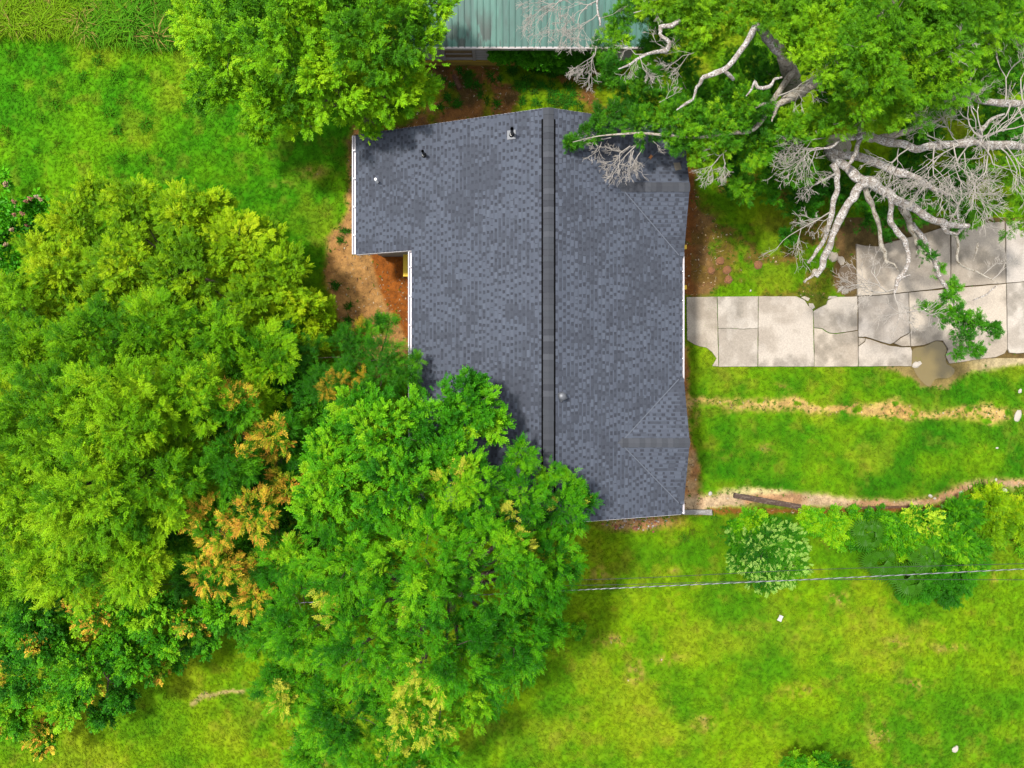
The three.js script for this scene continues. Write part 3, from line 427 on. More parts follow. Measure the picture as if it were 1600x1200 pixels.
  { const p = at(1018, 243, 4.0), m = mesh('fallen_leaf', (() => { const g = new THREE.PlaneGeometry(0.17, 0.09, 5, 3); g.rotateX(-Math.PI / 2); const q = g.attributes.position; for (let i = 0; i < q.count; i++) q.setY(i, 0.03 * Math.sin(q.getX(i) * 18) + q.getZ(i) * q.getZ(i) * 9); g.computeVertexNormals(); return g; })(), std(col(216, 140, 72), 0.8)); m.position.set(p.x, 3.3 + 0.83 - Math.abs(p.z + 6.68) * PITCH + 0.06, p.z); m.rotation.y = 0.9; tag(m, 'curled orange dead leaf on the roof below the oak twigs', 'dead leaf'); }
}

// ---------- overhead service cables ----------
{
  const alu = std(col(214, 216, 226), 0.4, { metalness: 0.3 }), blk = std(col(44, 46, 52), 0.6);
  const span = (pts, n = 240) => { const c = new THREE.CatmullRomCurve3(pts); return c.getPoints(n); };
  const path = span([at(-60, 968, 1.6), at(420, 944, 3.2), at(720, 931, 3.9), at(940, 920, 4.9), at(1270, 905, 5.2), at(1660, 886, 5.6)], 900);
  const helix = (ph, r) => path.filter((p, i) => true).map((p, i) => V(p.x, p.y + Math.sin(i * 0.7 + ph) * r, p.z + Math.cos(i * 0.7 + ph) * r));
  const cable = thing('service_cable', 'thick twisted pale service cable strung above the south lawn', 'cable');
  const strand = (pts, r) => { const c = new THREE.CatmullRomCurve3(pts); return new THREE.TubeGeometry(c, pts.length * 2, r, 5); };
  mesh('bare_wire', strand(helix(0, 0.008), 0.011), alu, cable); mesh('insulated_wire', strand(helix(2.1, 0.008), 0.009), blk, cable); mesh('insulated_wire', strand(helix(4.2, 0.008), 0.009), std(col(150, 152, 160), 0.5), cable);
  const thin = (a, b, c, l) => tag(mesh('thin_cable', new THREE.TubeGeometry(new THREE.CatmullRomCurve3([at(-60, a + 12, 1.6), at(420, a + 6, 3.6), at(940, a, 4.9), at(1270, b, 5.2), at(1660, c, 5.7)]), 120, 0.009, 5), blk), l, 'cable', 'thin dark cables');
  thin(905, 890, 879, 'thin dark cable running north of the twisted cable'); thin(914, 906, 906, 'thin dark cable running just south of the twisted cable at the east');
}
console.log('yard done');

// ---------- vegetation ----------
// a sprig: stem with leaves set around it, growing along +y, length len
function sprig(len, n, leafL, leafW, spread, seed, flat = 0.5, stem = true) {
  const B = new Builder(), R = rng(seed);
  for (let i = 0; i < n; i++) {
    const t = (i + 0.6) / n, o = V((R() - 0.5) * 0.02, len * (0.12 + 0.88 * t), (R() - 0.5) * 0.02), az = i * 2.4 + R() * 0.7, el = spread * (0.75 + 0.5 * R()) * (i === n - 1 ? 0.3 : 1);
    const sgn = flat === 1 ? 0 : (i % 2 ? 1 : -1), d = sgn ? V(sgn * Math.sin(el), Math.cos(el), (R() - 0.5) * 0.7).normalize() : V(Math.cos(az) * Math.sin(el), Math.cos(el), Math.sin(az) * Math.sin(el)).normalize();
    const side = d.clone().cross(V((R() - 0.5) * 1.1, (R() - 0.5) * 1.1, 1)).normalize(), nn = side.clone().cross(d);
    const l = leafL * (0.7 + 0.5 * R()), w = leafW * (0.75 + 0.45 * R()) / 2, m = o.clone().addScaledVector(d, l * 0.45), tip = o.clone().addScaledVector(d, l).addScaledVector(nn, -l * 0.12);
    const a = m.clone().addScaledVector(side, w).addScaledVector(nn, w * 0.35), b = m.clone().addScaledVector(side, -w).addScaledVector(nn, w * 0.35);
    B.tri(o, a, tip); B.tri(o, tip, b);
  }
  if (stem) { const a = V(0.004, 0, 0), b = V(-0.002, 0, 0.0035), c = V(-0.002, 0, -0.0035), t = V(0, len, 0); B.tri(a, b, t); B.tri(b, c, t); B.tri(c, a, t); }
  const g = B.geo(); g.deleteAttribute('color'); return g;
}
const leafMat = (rough = 0.5, tr = 0.3) => new THREE.MeshPhysicalMaterial({ color: 0xffffff, roughness: rough, side: THREE.DoubleSide, transmission: tr, thickness: 0, specularIntensity: 0.16 });
const LEAF = leafMat(0.5, 0.22);
const barkTex = (a, b, c, gain = 1) => dataTex(256, 256, (i, j) => { const u = i / 256, v = j / 256, n = tfbm(u, v, 14, 4), m = tfbm(u + 0.4, v + 0.2, 30, 3); let k = mix3(a, b, sm(0.47, 0.58, n)); k = mix3(k, c, sm(0.5, 0.62, m) * 0.8); k = mix3(k, c, sm(0.5, 0.64, tfbm(u + 0.1, v + 0.7, 8, 5)) * 0.4); const f = 0.85 + 0.3 * hash2(i, j); return encPale(k.map((x) => x * f), gain); });
const brownBark = std(0xffffff, 0.95, { map: barkTex([120, 98, 76], [86, 68, 52], [150, 140, 124]) });
const lichenTex = barkTex([244, 240, 238], [206, 196, 188], [128, 112, 98], 1.12); lichenTex.repeat.set(1.6, 1.6);
const lichenBark = std(0xffffff, 0.95, { map: lichenTex }), greyTex = barkTex([186, 174, 156], [134, 118, 98], [212, 206, 196], 1.3); greyTex.repeat.set(1.5, 1.5);
const greyBark = std(0xffffff, 0.95, { map: greyTex });
const twigMat = std(pale(226, 216, 206, 1.25), 0.9);
const SPRIGS = {
  ovate: [sprig(0.27, 12, 0.1, 0.052, 1.0, 1), sprig(0.3, 13, 0.095, 0.05, 1.05, 2)],
  fine: [sprig(0.28, 13, 0.088, 0.04, 0.95, 3), sprig(0.31, 14, 0.084, 0.038, 1.0, 4)],
  narrow: [sprig(0.34, 13, 0.13, 0.036, 0.85, 5), sprig(0.38, 14, 0.125, 0.034, 0.9, 6)],
  round: [sprig(0.26, 8, 0.11, 0.09, 1.15, 7), sprig(0.28, 9, 0.1, 0.085, 1.1, 8)],
  oak: [sprig(0.23, 12, 0.088, 0.037, 1.05, 9), sprig(0.26, 13, 0.084, 0.036, 1.0, 10)],
  lobed: [sprig(0.3, 7, 0.26, 0.22, 1.3, 11, 1), sprig(0.26, 6, 0.28, 0.2, 1.35, 12, 1)],
  ferny: [sprig(0.36, 20, 0.085, 0.022, 1.2, 13), sprig(0.4, 22, 0.08, 0.02, 1.2, 14)],
};
const UP = V(0, 1, 0);
// greenery placed on shoots that stand out of billowing lobes; lobes: [px, py, height, radius, radiusY?]
function foliage(parent, origin, lobes, o) {
  const R = rng(o.seed), geos = SPRIGS[o.leaf], lists = geos.map(() => []), twigs = [], q = new THREE.Quaternion(), m4 = new THREE.Matrix4(), freq = o.freq || 1.1;
  const pal = o.palette.map((c) => base([c[0], c[1], c[2] * 0.4]).map((v) => v * 1.66)), tipPal = (o.tips || []).map((c) => base(c).map((v) => v * 1.9));
  const put = (p, dir, s, c) => { const Z = V((R() - 0.5) * 0.9, 1, (R() - 0.5) * 0.9); Z.addScaledVector(dir, -Z.dot(dir)).normalize(); const X = dir.clone().cross(Z); m4.makeBasis(X, dir, Z).scale(V(s, s, s)).setPosition(p.x - origin.x, p.y - origin.y, p.z - origin.z); lists[Math.floor(R() * geos.length)].push([m4.clone(), c]); };
  const den = (o.density || 27) / 27 * 10;
  for (const [px, py, h, r, ry0] of lobes) {
    const C = at(px, py, h), ry = ry0 || r * 0.8, clumps = Math.round(den * r * r * 3.14 + 3), tone = R();
    for (let i = 0; i < clumps; i++) {
      const a = R() * 6.283, y = lerp(-0.3, 1, Math.pow(R(), 0.75)), cr = Math.sqrt(Math.max(0, 1 - y * y)), d = V(Math.cos(a) * cr, y, Math.sin(a) * cr);
      const bump = vn3(C.x * 1.7 + d.x * 2.2 * freq + o.seed, C.y + d.y * 2.2 * freq, C.z * 1.7 + d.z * 2.2 * freq);
      if (bump < (o.gap === undefined ? 0.3 : o.gap) && R() < 0.7) continue;
      const rad = (0.58 + 0.55 * bump) * (R() < 0.25 ? 0.5 + 0.4 * R() : 0.92 + 0.22 * R() * R());
      const p1 = C.clone().add(V(d.x * r * rad, d.y * ry * rad, d.z * r * rad));
      const lead = d.clone().add(V((R() - 0.5) * 1.1, 0.25 + R() * 0.35, (R() - 0.5) * 1.1)).normalize(), big = (o.clump || 1) * Math.min(1, 0.45 + r * 0.5), len = (0.4 + 0.55 * R()) * big, wid = (0.12 + 0.14 * R()) * big;
      const cl = vn3(p1.x * 0.7 + o.seed, p1.y * 0.7, p1.z * 0.7), warm = tipPal.length && vn3(p1.x * (o.tipFreq || 0.8) + o.seed * 3, p1.y, p1.z * (o.tipFreq || 0.8)) > (o.tipAt || 0.55);
      const shootTone = clamp(cl * 0.8 + (R() - 0.5) * 0.7 + (tone - 0.5) * 0.3), n = o.per || 22;
      for (let k = 0; k < n; k++) {
        const t = Math.pow(R(), 0.7), off = V(R() - 0.5, R() - 0.5, R() - 0.5).normalize(), w = wid * (1.15 - 0.75 * t) * (0.4 + 0.8 * R()), p = p1.clone().addScaledVector(lead, -len * (1 - t)).addScaledVector(off, w);
        const out = lead.clone().multiplyScalar(0.55 + 0.5 * t).addScaledVector(off, 0.7 - 0.3 * t); out.y *= 0.45; out.x += (R() - 0.5) * 1.0; out.z += (R() - 0.5) * 1.0; out.normalize();
        const f = clamp(shootTone + (R() - 0.5) * 0.22) * (pal.length - 1), b = Math.min(pal.length - 2, Math.floor(f)); let c = mix3(pal[b], pal[b + 1], f - b);
        if (warm && t > (o.tipFrom || 0.55) && R() < 0.85) c = tipPal[Math.floor(R() * tipPal.length)];
        const j = 0.85 + R() * 0.3; put(p, out, (o.size || 1) * (0.5 + R() * 0.38), c.map((v) => v * j));
      }
      if (R() < (o.twiggy || 0.05)) twigs.push(tube([C.clone().lerp(p1, 0.4).sub(origin), C.clone().lerp(p1, 0.8).addScaledVector(lead, -len * 0.3).sub(origin), p1.clone().sub(origin)], [0.014, 0.01, 0.004], 4, 0, 1, 0.4));
    }
  }
  let total = 0;
  geos.forEach((g, gi) => {
    const list = lists[gi]; if (!list.length) return; total += list.length;
    const im = new THREE.InstancedMesh(g, o.mat || LEAF, list.length); im.name = 'crown'; im.userData.kind = 'stuff'; im.castShadow = im.receiveShadow = true;
    const kc = new THREE.Color(); list.forEach(([m, c], i) => { im.setMatrixAt(i, m); im.setColorAt(i, kc.setRGB(c[0], c[1], c[2])); }); parent.add(im);
  });
  if (twigs.length) { const t = mesh('branches', mergeGeometries(twigs), o.twigMat || brownBark, parent); t.userData.kind = 'stuff'; }
  return total;
}
let sprigs = 0;
function tree(name, label, category, basePx, trunkR, lobes, o, group) {
  const b = V(basePx[0], 0, basePx[1]), t = thing(name, label, category, b, group), R = rng(o.seed + 9);
  const loc = (v) => v.clone().sub(b), cs = lobes.map(([px, py, h, r]) => at(px, py, h)), mean = cs.reduce((a, c) => a.add(c), V(0, 0, 0)).multiplyScalar(1 / cs.length);
  const fork = V(lerp(b.x, mean.x, 0.35), mean.y * 0.42, lerp(b.z, mean.z, 0.35)), bark = o.bark || brownBark;
  if (!o.noTrunk) mesh('trunk', tube([V(0, -0.1, 0), loc(b.clone().lerp(fork, 0.5)).add(V((R() - 0.5) * 0.2, 0, (R() - 0.5) * 0.2)), loc(fork)], [trunkR * 1.35, trunkR, trunkR * 0.8], 9, 0.14, o.seed), bark, t);
  if (!o.noTrunk) cs.forEach((c, i) => { const midp = fork.clone().lerp(c, 0.5).add(V((R() - 0.5) * 0.5, 0.15 + R() * 0.3, (R() - 0.5) * 0.5)), r = trunkR * lerp(0.3, 0.5, R()); mesh('limb', tube([loc(fork.clone().add(V(0, -0.25 * R(), 0))), loc(midp), loc(c.clone().add(V(0, -lobes[i][3] * 0.3, 0)))], [r, r * 0.7, r * 0.3], 6, 0.12, o.seed + i), bark, t); });
  sprigs += foliage(t, b, lobes, o); return t;
}
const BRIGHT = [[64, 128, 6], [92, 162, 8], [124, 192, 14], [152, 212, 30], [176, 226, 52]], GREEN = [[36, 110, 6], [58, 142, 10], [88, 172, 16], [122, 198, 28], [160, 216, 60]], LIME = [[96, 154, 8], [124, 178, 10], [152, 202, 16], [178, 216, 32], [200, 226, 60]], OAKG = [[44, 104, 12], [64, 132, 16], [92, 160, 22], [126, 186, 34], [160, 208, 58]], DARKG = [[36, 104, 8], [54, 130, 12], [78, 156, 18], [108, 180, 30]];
const ORANGE = [[228, 186, 56], [234, 206, 64], [224, 166, 60], [200, 192, 44], [150, 182, 30], [120, 170, 24]];

tree('broadleaf_tree', 'bright yellow-green tree overhanging the house corner north-west', 'tree', [-5.6, -10.4], 0.2, [[360, 60, 4.8, 1.6], [340, 140, 4, 1.1], [420, 160, 4.2, 1.2], [450, 50, 5.6, 1.9], [520, 120, 5.0, 1.6], [600, 135, 4.6, 1.25], [580, 40, 5.8, 1.9], [655, 70, 5.0, 1.1], [665, 5, 5, 1.1], [560, 170, 4.2, 0.8], [500, -40, 6, 2], [380, -30, 5, 1.6], [655, 135, 4.0, 0.75], [470, 180, 3.8, 0.8], [577, 204, 3.7, 0.35], [310, 40, 4, 1.0], [400, 200, 3.4, 0.6], [630, 165, 3.8, 0.5]], { seed: 11, leaf: 'ovate', palette: BRIGHT, density: 30 });

tree('thicket', 'pale yellow-green fine leaved thicket west of the bare yard', 'tree', [-12.6, -4.4], 0.12, [[120, 350, 2.6, 1.1], [210, 322, 2.8, 1.1], [290, 335, 3, 1.2], [370, 385, 3, 1.35], [440, 430, 2.8, 1.2], [465, 480, 2.4, 1.0], [300, 420, 3.4, 1.5], [200, 410, 3.2, 1.4], [100, 430, 2.8, 1.3], [390, 480, 3, 1.3], [480, 525, 2.2, 0.75], [250, 480, 3, 1.2], [150, 300, 2.4, 0.6], [60, 400, 2.2, 0.8], [330, 330, 2.6, 0.9], [420, 380, 2.4, 0.9], [160, 470, 2.8, 1.2], [340, 520, 2.6, 1.0], [80, 500, 2.6, 1.0], [500, 490, 1.6, 0.7]], { seed: 23, leaf: 'fine', palette: LIME, density: 38, size: 1.1, gap: 0.3 });

tree('broadleaf_tree', 'largest light green tree filling the west side', 'tree', [-13.2, 3.6], 0.24, [[60, 560, 5.2, 1.5], [150, 540, 5.6, 1.5], [240, 525, 5.4, 1.4], [330, 525, 5, 1.2], [90, 660, 6.4, 1.8], [200, 640, 6.6, 1.8], [295, 620, 6, 1.4], [40, 780, 6.2, 1.7], [140, 770, 6.8, 1.9], [235, 760, 6.4, 1.6], [100, 880, 6, 1.6], [205, 870, 6., 1.4], [10, 880, 5.5, 1.5], [-30, 680, 6, 1.7], [415, 560, 4.6, 1.1], [400, 620, 4.4, 0.9], [20, 470, 3.6, 0.9], [270, 690, 5.6, 1.0]], { seed: 37, leaf: 'narrow', palette: [[66, 136, 8], [98, 166, 10], [130, 194, 20], [160, 214, 40], [188, 226, 70]], density: 32, gap: 0.32, freq: 1.3 });

tree('red_tip_tree', 'tree with orange new growth between the two big green trees', 'tree', [-9.4, 4.2], 0.12, [[370, 640, 5.6, 0.9], [430, 680, 5.2, 0.8], [360, 730, 6.0, 0.95], [330, 815, 5.8, 0.95], [395, 800, 5.8, 0.85], [335, 890, 5.2, 0.9], [410, 880, 4.8, 0.75], [455, 755, 5.0, 0.7], [390, 930, 4.4, 0.7]], { seed: 41, leaf: 'narrow', palette: DARKG, tips: ORANGE, tipAt: 0.42, tipFrom: 0.45, tipFreq: 1.1, density: 30, gap: 0.36, freq: 1.4 });

tree('broadleaf_tree', 'dark ferny tree reaching over the bare yard', 'tree', [-5.2, -0.6], 0.12, [[545, 545, 3.8, 0.8], [600, 560, 4.0, 0.8], [520, 600, 4.6, 0.9], [640, 590, 4.4, 0.55], [590, 610, 4.6, 0.8], [588, 505, 3.4, 0.3, 0.5], [607, 505, 3.4, 0.28, 0.5], [570, 520, 3.2, 0.4], [650, 565, 4.2, 0.3], [480, 560, 3.8, 0.7]], { seed: 53, leaf: 'ferny', palette: DARKG, tips: [[190, 160, 40]], tipAt: 0.68, density: 30 });

tree('broadleaf_tree', 'glossy green tree spreading over the roof beside the vent', 'tree', [-4.9, 3.2], 0.18, [[738, 640, 6, 1.1], [680, 655, 6.2, 1.1], [600, 680, 6.4, 1.3], [780, 660, 5.9, 0.6], [520, 700, 5.8, 1.1], [520, 770, 6.6, 1.3], [620, 770, 7.2, 1.5], [700, 720, 6.6, 1.1], [735, 600, 5.8, 0.5], [560, 640, 5.6, 0.8]], { seed: 61, leaf: 'ovate', palette: GREEN, density: 32, gap: 0.33, freq: 1.2 });

tree('broadleaf_tree', 'tall green tree south of the house with feathery shoots', 'tree', [-2.2, 7.6], 0.24, [[720, 780, 7, 1.4], [810, 775, 6.4, 1.1], [875, 800, 5.8, 0.9], [900, 750, 5.6, 0.4], [550, 880, 7.2, 1.6], [660, 880, 7.8, 1.8], [770, 880, 7.2, 1.6], [850, 880, 6.2, 1.3], [480, 970, 6.4, 1.5], [580, 1000, 7.2, 1.7], [690, 1010, 7.4, 1.8], [790, 1000, 6.6, 1.5], [840, 970, 5.8, 1.0], [450, 1070, 5.4, 1.2], [540, 1110, 6, 1.5], [650, 1110, 6.4, 1.5], [730, 1080, 5.8, 1.1], [500, 1180, 5.2, 1.1], [600, 1200, 5.6, 1.4], [680, 1180, 5.2, 0.9], [815, 715, 5.8, 0.5], [915, 785, 5.3, 0.45], [450, 880, 5.6, 1.0], [860, 735, 5.6, 0.4], [420, 1000, 5.2, 0.9]], { seed: 71, leaf: 'narrow', palette: GREEN, tips: [[206, 208, 70], [190, 200, 50]], tipAt: 0.8, tipFrom: 0.7, density: 27, gap: 0.35, freq: 1.35, size: 0.9 });

tree('vine_thicket', 'round leaved vine thicket with orange tips at the south-west', 'thicket', [-15.6, 10.6], 0.1, [[60, 960, 3.8, 1.2], [150, 950, 4, 1.1], [230, 950, 3.8, 1.0], [40, 1050, 3.2, 1.1], [130, 1050, 3.4, 1.1], [205, 1030, 3.2, 1.0], [100, 1105, 2.4, 0.8], [20, 1120, 2.4, 0.9], [255, 1000, 3, 0.7], [300, 960, 3.4, 0.7], [345, 950, 4, 0.7], [190, 1085, 2.2, 0.7], [280, 1030, 2.0, 0.6], [60, 1000, 3.8, 1.0], [70, 1150, 1.6, 0.8], [-20, 1000, 3.4, 1.2], [160, 1120, 1.6, 0.6], [90, 1000, 3.4, 1.0], [180, 990, 3.2, 0.9], [240, 1040, 2.4, 0.7], [110, 1080, 2.6, 0.8], [20, 1090, 2.6, 0.9], [320, 1000, 2.4, 0.6], [60, 930, 4.2, 1.0]], { seed: 83, leaf: 'round', palette: GREEN, tips: ORANGE, tipAt: 0.64, tipFrom: 0.6, density: 30, size: 0.85, gap: 0.26 });

tree('understory_thicket', 'dark undergrowth filling the gap beneath the three west trees', 'thicket', [-8.2, 2.0], 0.08, [[450, 590, 3.6, 0.9], [490, 640, 4.0, 0.9], [470, 700, 4.2, 0.9], [450, 790, 4.2, 0.9], [470, 850, 4.4, 0.8], [430, 930, 3.8, 0.8], [350, 960, 3.2, 0.8], [300, 900, 4.0, 0.8], [300, 740, 4.2, 0.8], [320, 660, 4.2, 0.8], [400, 720, 4.2, 0.9], [390, 860, 4.0, 0.9], [520, 650, 3.8, 0.7], [440, 520, 2.6, 0.8], [260, 950, 3.6, 0.7], [390, 560, 3.6, 0.9], [560, 590, 3.0, 0.7], [400, 990, 3.4, 0.6], [350, 880, 4.2, 0.8], [290, 830, 4.2, 0.8], [380, 780, 4.0, 0.8], [440, 660, 3.6, 0.9], [500, 720, 4.4, 0.9], [300, 990, 2.6, 0.7]], { seed: 89, leaf: 'ovate', palette: DARKG, density: 24, gap: 0.2 });

{ // hydrangea with pinkish flower heads
  const lobes = [[20, 340, 1.5, 0.9], [60, 330, 1.3, 0.7], [10, 420, 1.7, 0.95], [25, 490, 1.5, 0.85], [-30, 380, 1.7, 1.0], [5, 280, 1.1, 0.5]];
  const t = tree('hydrangea_bush', 'large lobed leaf bush with pinkish flower heads at the west edge', 'bush', [-18.6, -5.2], 0.022, lobes, { seed: 97, leaf: 'lobed', palette: [[50, 130, 14], [66, 158, 18], [90, 184, 26], [116, 200, 36]], density: 16, size: 0.9, per: 6, gap: 0.2 });
  const R = rng(8), fm = ['#000'].map(() => [std(col(232, 190, 150), 0.8), std(col(214, 146, 112), 0.8), std(col(240, 214, 180), 0.8)])[0];
  const head = mergeGeometries(Array.from({ length: 14 }, (_, i) => { const g = new THREE.IcosahedronGeometry(0.028, 0), a = i * 2.4, h = i / 14; g.translate(Math.cos(a) * 0.06 * (1 - h * 0.7), h * 0.16, Math.sin(a) * 0.06 * (1 - h * 0.7)); return g; }));
  for (let i = 0; i < 34; i++) { const [px, py, h, r] = lobes[i % lobes.length], c = at(px, py, h), a = R() * 6.28, k = Math.sqrt(R()) * r * 0.95, m = mesh('flower_head', head, fm[Math.floor(R() * 3)], t); m.position.set(c.x + Math.cos(a) * k + 18.6, h + Math.sqrt(Math.max(0, 1 - (k / r) ** 2)) * r * 0.8 + 0.05, c.z + Math.sin(a) * k + 5.2); m.rotation.set((R() - 0.5) * 1.6, R() * 6, (R() - 0.5) * 1.6); }
}

// ---- the two oaks ----
function spray(start, dir, len, seed, depth = 4, r0 = 0.022, spreadA = 0.55) {
  const out = [], R = rng(seed);
  (function grow(p, d, l, r, k) {
    const mid = p.clone().addScaledVector(d, l * 0.5).add(V((R() - 0.5) * l * 0.16, (R() - 0.5) * l * 0.1, (R() - 0.5) * l * 0.16)), e = p.clone().addScaledVector(d, l).add(V((R() - 0.5) * l * 0.2, (R() - 0.5) * l * 0.12, (R() - 0.5) * l * 0.2));
    out.push(tube([p, mid, e], [r, r * 0.85, r * 0.62], 4, 0, 1, 0.3));
    if (k <= 0) return;
    const n = 2 + (R() < 0.6 ? 1 : 0);
    for (let i = 0; i < n; i++) { const q = i ? p.clone().lerp(e, 0.35 + R() * 0.6) : e, nd = d.clone().add(V((R() - 0.5) * 2 * spreadA * 1.5, (R() - 0.5) * spreadA, (R() - 0.5) * 2 * spreadA * 1.5)).normalize(); grow(q, nd, l * (0.55 + R() * 0.3), Math.max(0.0052, r * 0.6), k - 1); }
  })(start, dir.clone().normalize(), len, r0, depth);
  return out;
}
const limbPx = (list, radii, mat, parent, origin, seed, rough = 0.3, name = 'limb') => {      // crooked: every stretch wanders a little and swells at old knots
  const R = rng(seed * 31 + 7), pts = list.map(([x, y, h]) => at(x, y, h).sub(origin)), bent = [], rr = [];
  for (let i = 0; i < pts.length; i++) { bent.push(pts[i]); rr.push(radii[i] * (0.8 + 0.18 * R())); if (i + 1 < pts.length) { const l = pts[i].distanceTo(pts[i + 1]), w = Math.min(0.09, l * 0.14); bent.push(pts[i].clone().lerp(pts[i + 1], 0.35 + R() * 0.3).add(V((R() - 0.5) * w, (R() - 0.5) * w, (R() - 0.5) * w))); rr.push(lerp(radii[i], radii[i + 1], 0.5) * (0.7 + 0.22 * R())); } }
  return mesh(name, tube(bent, rr, 10, rough, seed, 0.07), mat, parent);
};
const twigPart = (parent, origin, list) => { const gs = []; for (const [a, b, len, seed, depth, r] of list) { const p = at(...a), e = at(...b); gs.push(...spray(p.clone().sub(origin), e.clone().sub(p), len, seed, depth, r)); } const m = mesh('dead_twigs', mergeGeometries(gs), twigMat, parent); m.userData.kind = 'stuff'; };
{
  const o = at(1311, 227, 0), b = V(o.x, 0, o.z), oak = thing('oak_tree', 'large oak with bare lichen-white limbs reaching over the concrete drive', 'tree', b);
  const L = (list, radii, seed, mat = lichenBark) => limbPx(list, radii, mat, oak, b, seed);
  mesh('trunk', tube([V(0, -0.2, 0), at(1306, 226, 1.6).sub(b), at(1304, 236, 3.0).sub(b), at(1300, 238, 3.9).sub(b)], [0.5, 0.38, 0.33, 0.28], 12, 0.14, 3), greyBark, oak);
  L([[1296, 236, 3.9], [1318, 258, 4.2], [1338, 278, 4.4], [1356, 290, 4.5]], [0.2, 0.19, 0.18, 0.17], 1);
  L([[1345, 284, 4.45], [1358, 282, 4.6], [1376, 297, 4.7], [1400, 311, 4.8], [1428, 325, 4.9], [1460, 345, 5.0], [1481, 353, 5.0], [1500, 353, 5.05], [1514, 353, 5.05]], [0.17, 0.17, 0.16, 0.16, 0.15, 0.15, 0.14, 0.11, 0.075], 2);
  L([[1470, 348, 5.0], [1478, 362, 4.9], [1496, 366, 4.8], [1505, 356, 5.0]], [0.08, 0.07, 0.06, 0.06], 3);
  L([[1344, 288, 4.45], [1334, 308, 4.4], [1318, 330, 4.3], [1307, 353, 4.2], [1297, 385, 4.1], [1285, 416, 4.0], [1274, 432, 3.95]], [0.16, 0.155, 0.145, 0.135, 0.13, 0.12, 0.09], 4);
  L([[1282, 422, 3.98], [1268, 432, 3.95], [1256, 441, 3.9]], [0.06, 0.05, 0.045], 5);
  L([[1300, 256, 4.1], [1308, 270, 4.1], [1308, 297, 4.0], [1300, 330, 3.9], [1291, 367, 3.8], [1278, 390, 3.7], [1262, 411, 3.6]], [0.11, 0.105, 0.1, 0.1, 0.09, 0.085, 0.06], 6);
  L([[1308, 270, 4.1], [1285, 282, 4.2], [1270, 290, 4.2], [1258, 302, 4.2], [1254, 310, 4.2]], [0.05, 0.04, 0.035, 0.025, 0.012], 7);
  L([[1351, 292, 4.4], [1362, 318, 4.1], [1371, 345, 3.9], [1375, 370, 3.7], [1383, 396, 3.5], [1386, 412, 3.4]], [0.1, 0.1, 0.09, 0.085, 0.08, 0.055], 8, greyBark);
  L([[1386, 408, 3.45], [1396, 412, 3.4], [1404, 424, 3.4]], [0.045, 0.04, 0.012], 9, greyBark);
  L([[1390, 306, 4.75], [1393, 325, 4.6], [1391, 347, 4.5], [1404, 365, 4.4], [1416, 385, 4.3], [1420, 405, 4.3], [1412, 425, 4.3], [1402, 440, 4.25], [1397, 458, 4.2]], [0.11, 0.1, 0.1, 0.095, 0.09, 0.085, 0.085, 0.08, 0.04], 10);
  L([[1404, 438, 4.25], [1416, 431, 4.3], [1422, 430, 4.3]], [0.06, 0.05, 0.03], 11);
  L([[1408, 322, 4.3], [1420, 345, 4.0], [1430, 368, 3.7], [1433, 390, 3.5], [1433, 402, 3.4]], [0.13, 0.12, 0.1, 0.07, 0.05], 12, greyBark);
  L([[1424, 350, 3.95], [1440, 368, 3.9], [1452, 392, 3.8], [1463, 415, 3.7], [1473, 440, 3.65], [1482, 456, 3.6], [1500, 490, 3.5]], [0.1, 0.09, 0.09, 0.085, 0.08, 0.07, 0.03], 13);
  L([[1299, 238, 4.0], [1337, 243, 4.4], [1376, 257, 4.7], [1418, 273, 5.0], [1460, 296, 5.2], [1482, 305, 5.3]], [0.16, 0.15, 0.15, 0.14, 0.12, 0.07], 14);
  L([[1324, 214, 4.6], [1345, 210, 4.9], [1366, 215, 5.2], [1390, 224, 5.4], [1432, 232, 5.6], [1477, 226, 5.8], [1523, 222, 6.0], [1565, 226, 6.1], [1620, 232, 6.2]], [0.14, 0.14, 0.14, 0.15, 0.15, 0.14, 0.14, 0.13, 0.1], 15);
  L([[1345, 212, 4.9], [1360, 218, 5.0], [1390, 215, 5.3], [1420, 205, 5.6], [1450, 195, 5.8], [1476, 184, 6.0]], [0.1, 0.12, 0.12, 0.1, 0.07, 0.03], 16, greyBark);
  L([[1343, 218, 4.9], [1337, 240, 4.9], [1330, 252, 4.95], [1320, 262, 5.0]], [0.09, 0.085, 0.07, 0.02], 17);
  L([[1344, 214, 4.95], [1332, 217, 5.1], [1318, 216, 5.2], [1308, 222, 5.2], [1297, 231, 5.2], [1275, 231, 5.2]], [0.06, 0.055, 0.05, 0.045, 0.04, 0.02], 18);
  L([[1365, 206, 5.2], [1350, 210, 5.2], [1338, 218, 5.1]], [0.05, 0.05, 0.05], 19);
  L([[1510, 146, 6.4], [1530, 155, 6.5], [1550, 160, 6.6], [1580, 162, 6.7], [1625, 160, 6.8]], [0.13, 0.12, 0.12, 0.11, 0.1], 20);
  L([[1532, 222, 6.05], [1532, 205, 6.2], [1545, 190, 6.4], [1570, 178, 6.5]], [0.09, 0.08, 0.06, 0.03], 21);
  L([[1375, 30, 7.2], [1385, 20, 7.4], [1400, -5, 7.6]], [0.16, 0.17, 0.18], 22, greyBark);
  L([[1493, 367, 4.75], [1497, 390, 4.4], [1496, 408, 4.2], [1505, 416, 4.1], [1525, 424, 4.0], [1550, 437, 4.0], [1560, 443, 4.0]], [0.06, 0.055, 0.05, 0.04, 0.03, 0.025, 0.012], 23, greyBark);
  L([[1556, 447, 4.0], [1540, 461, 4.0], [1520, 469, 4.0]], [0.025, 0.03, 0.02], 24);
  L([[1525, 392, 3.9], [1528, 378, 4.0], [1521, 408, 3.8]], [0.03, 0.03, 0.012], 25, greyBark);
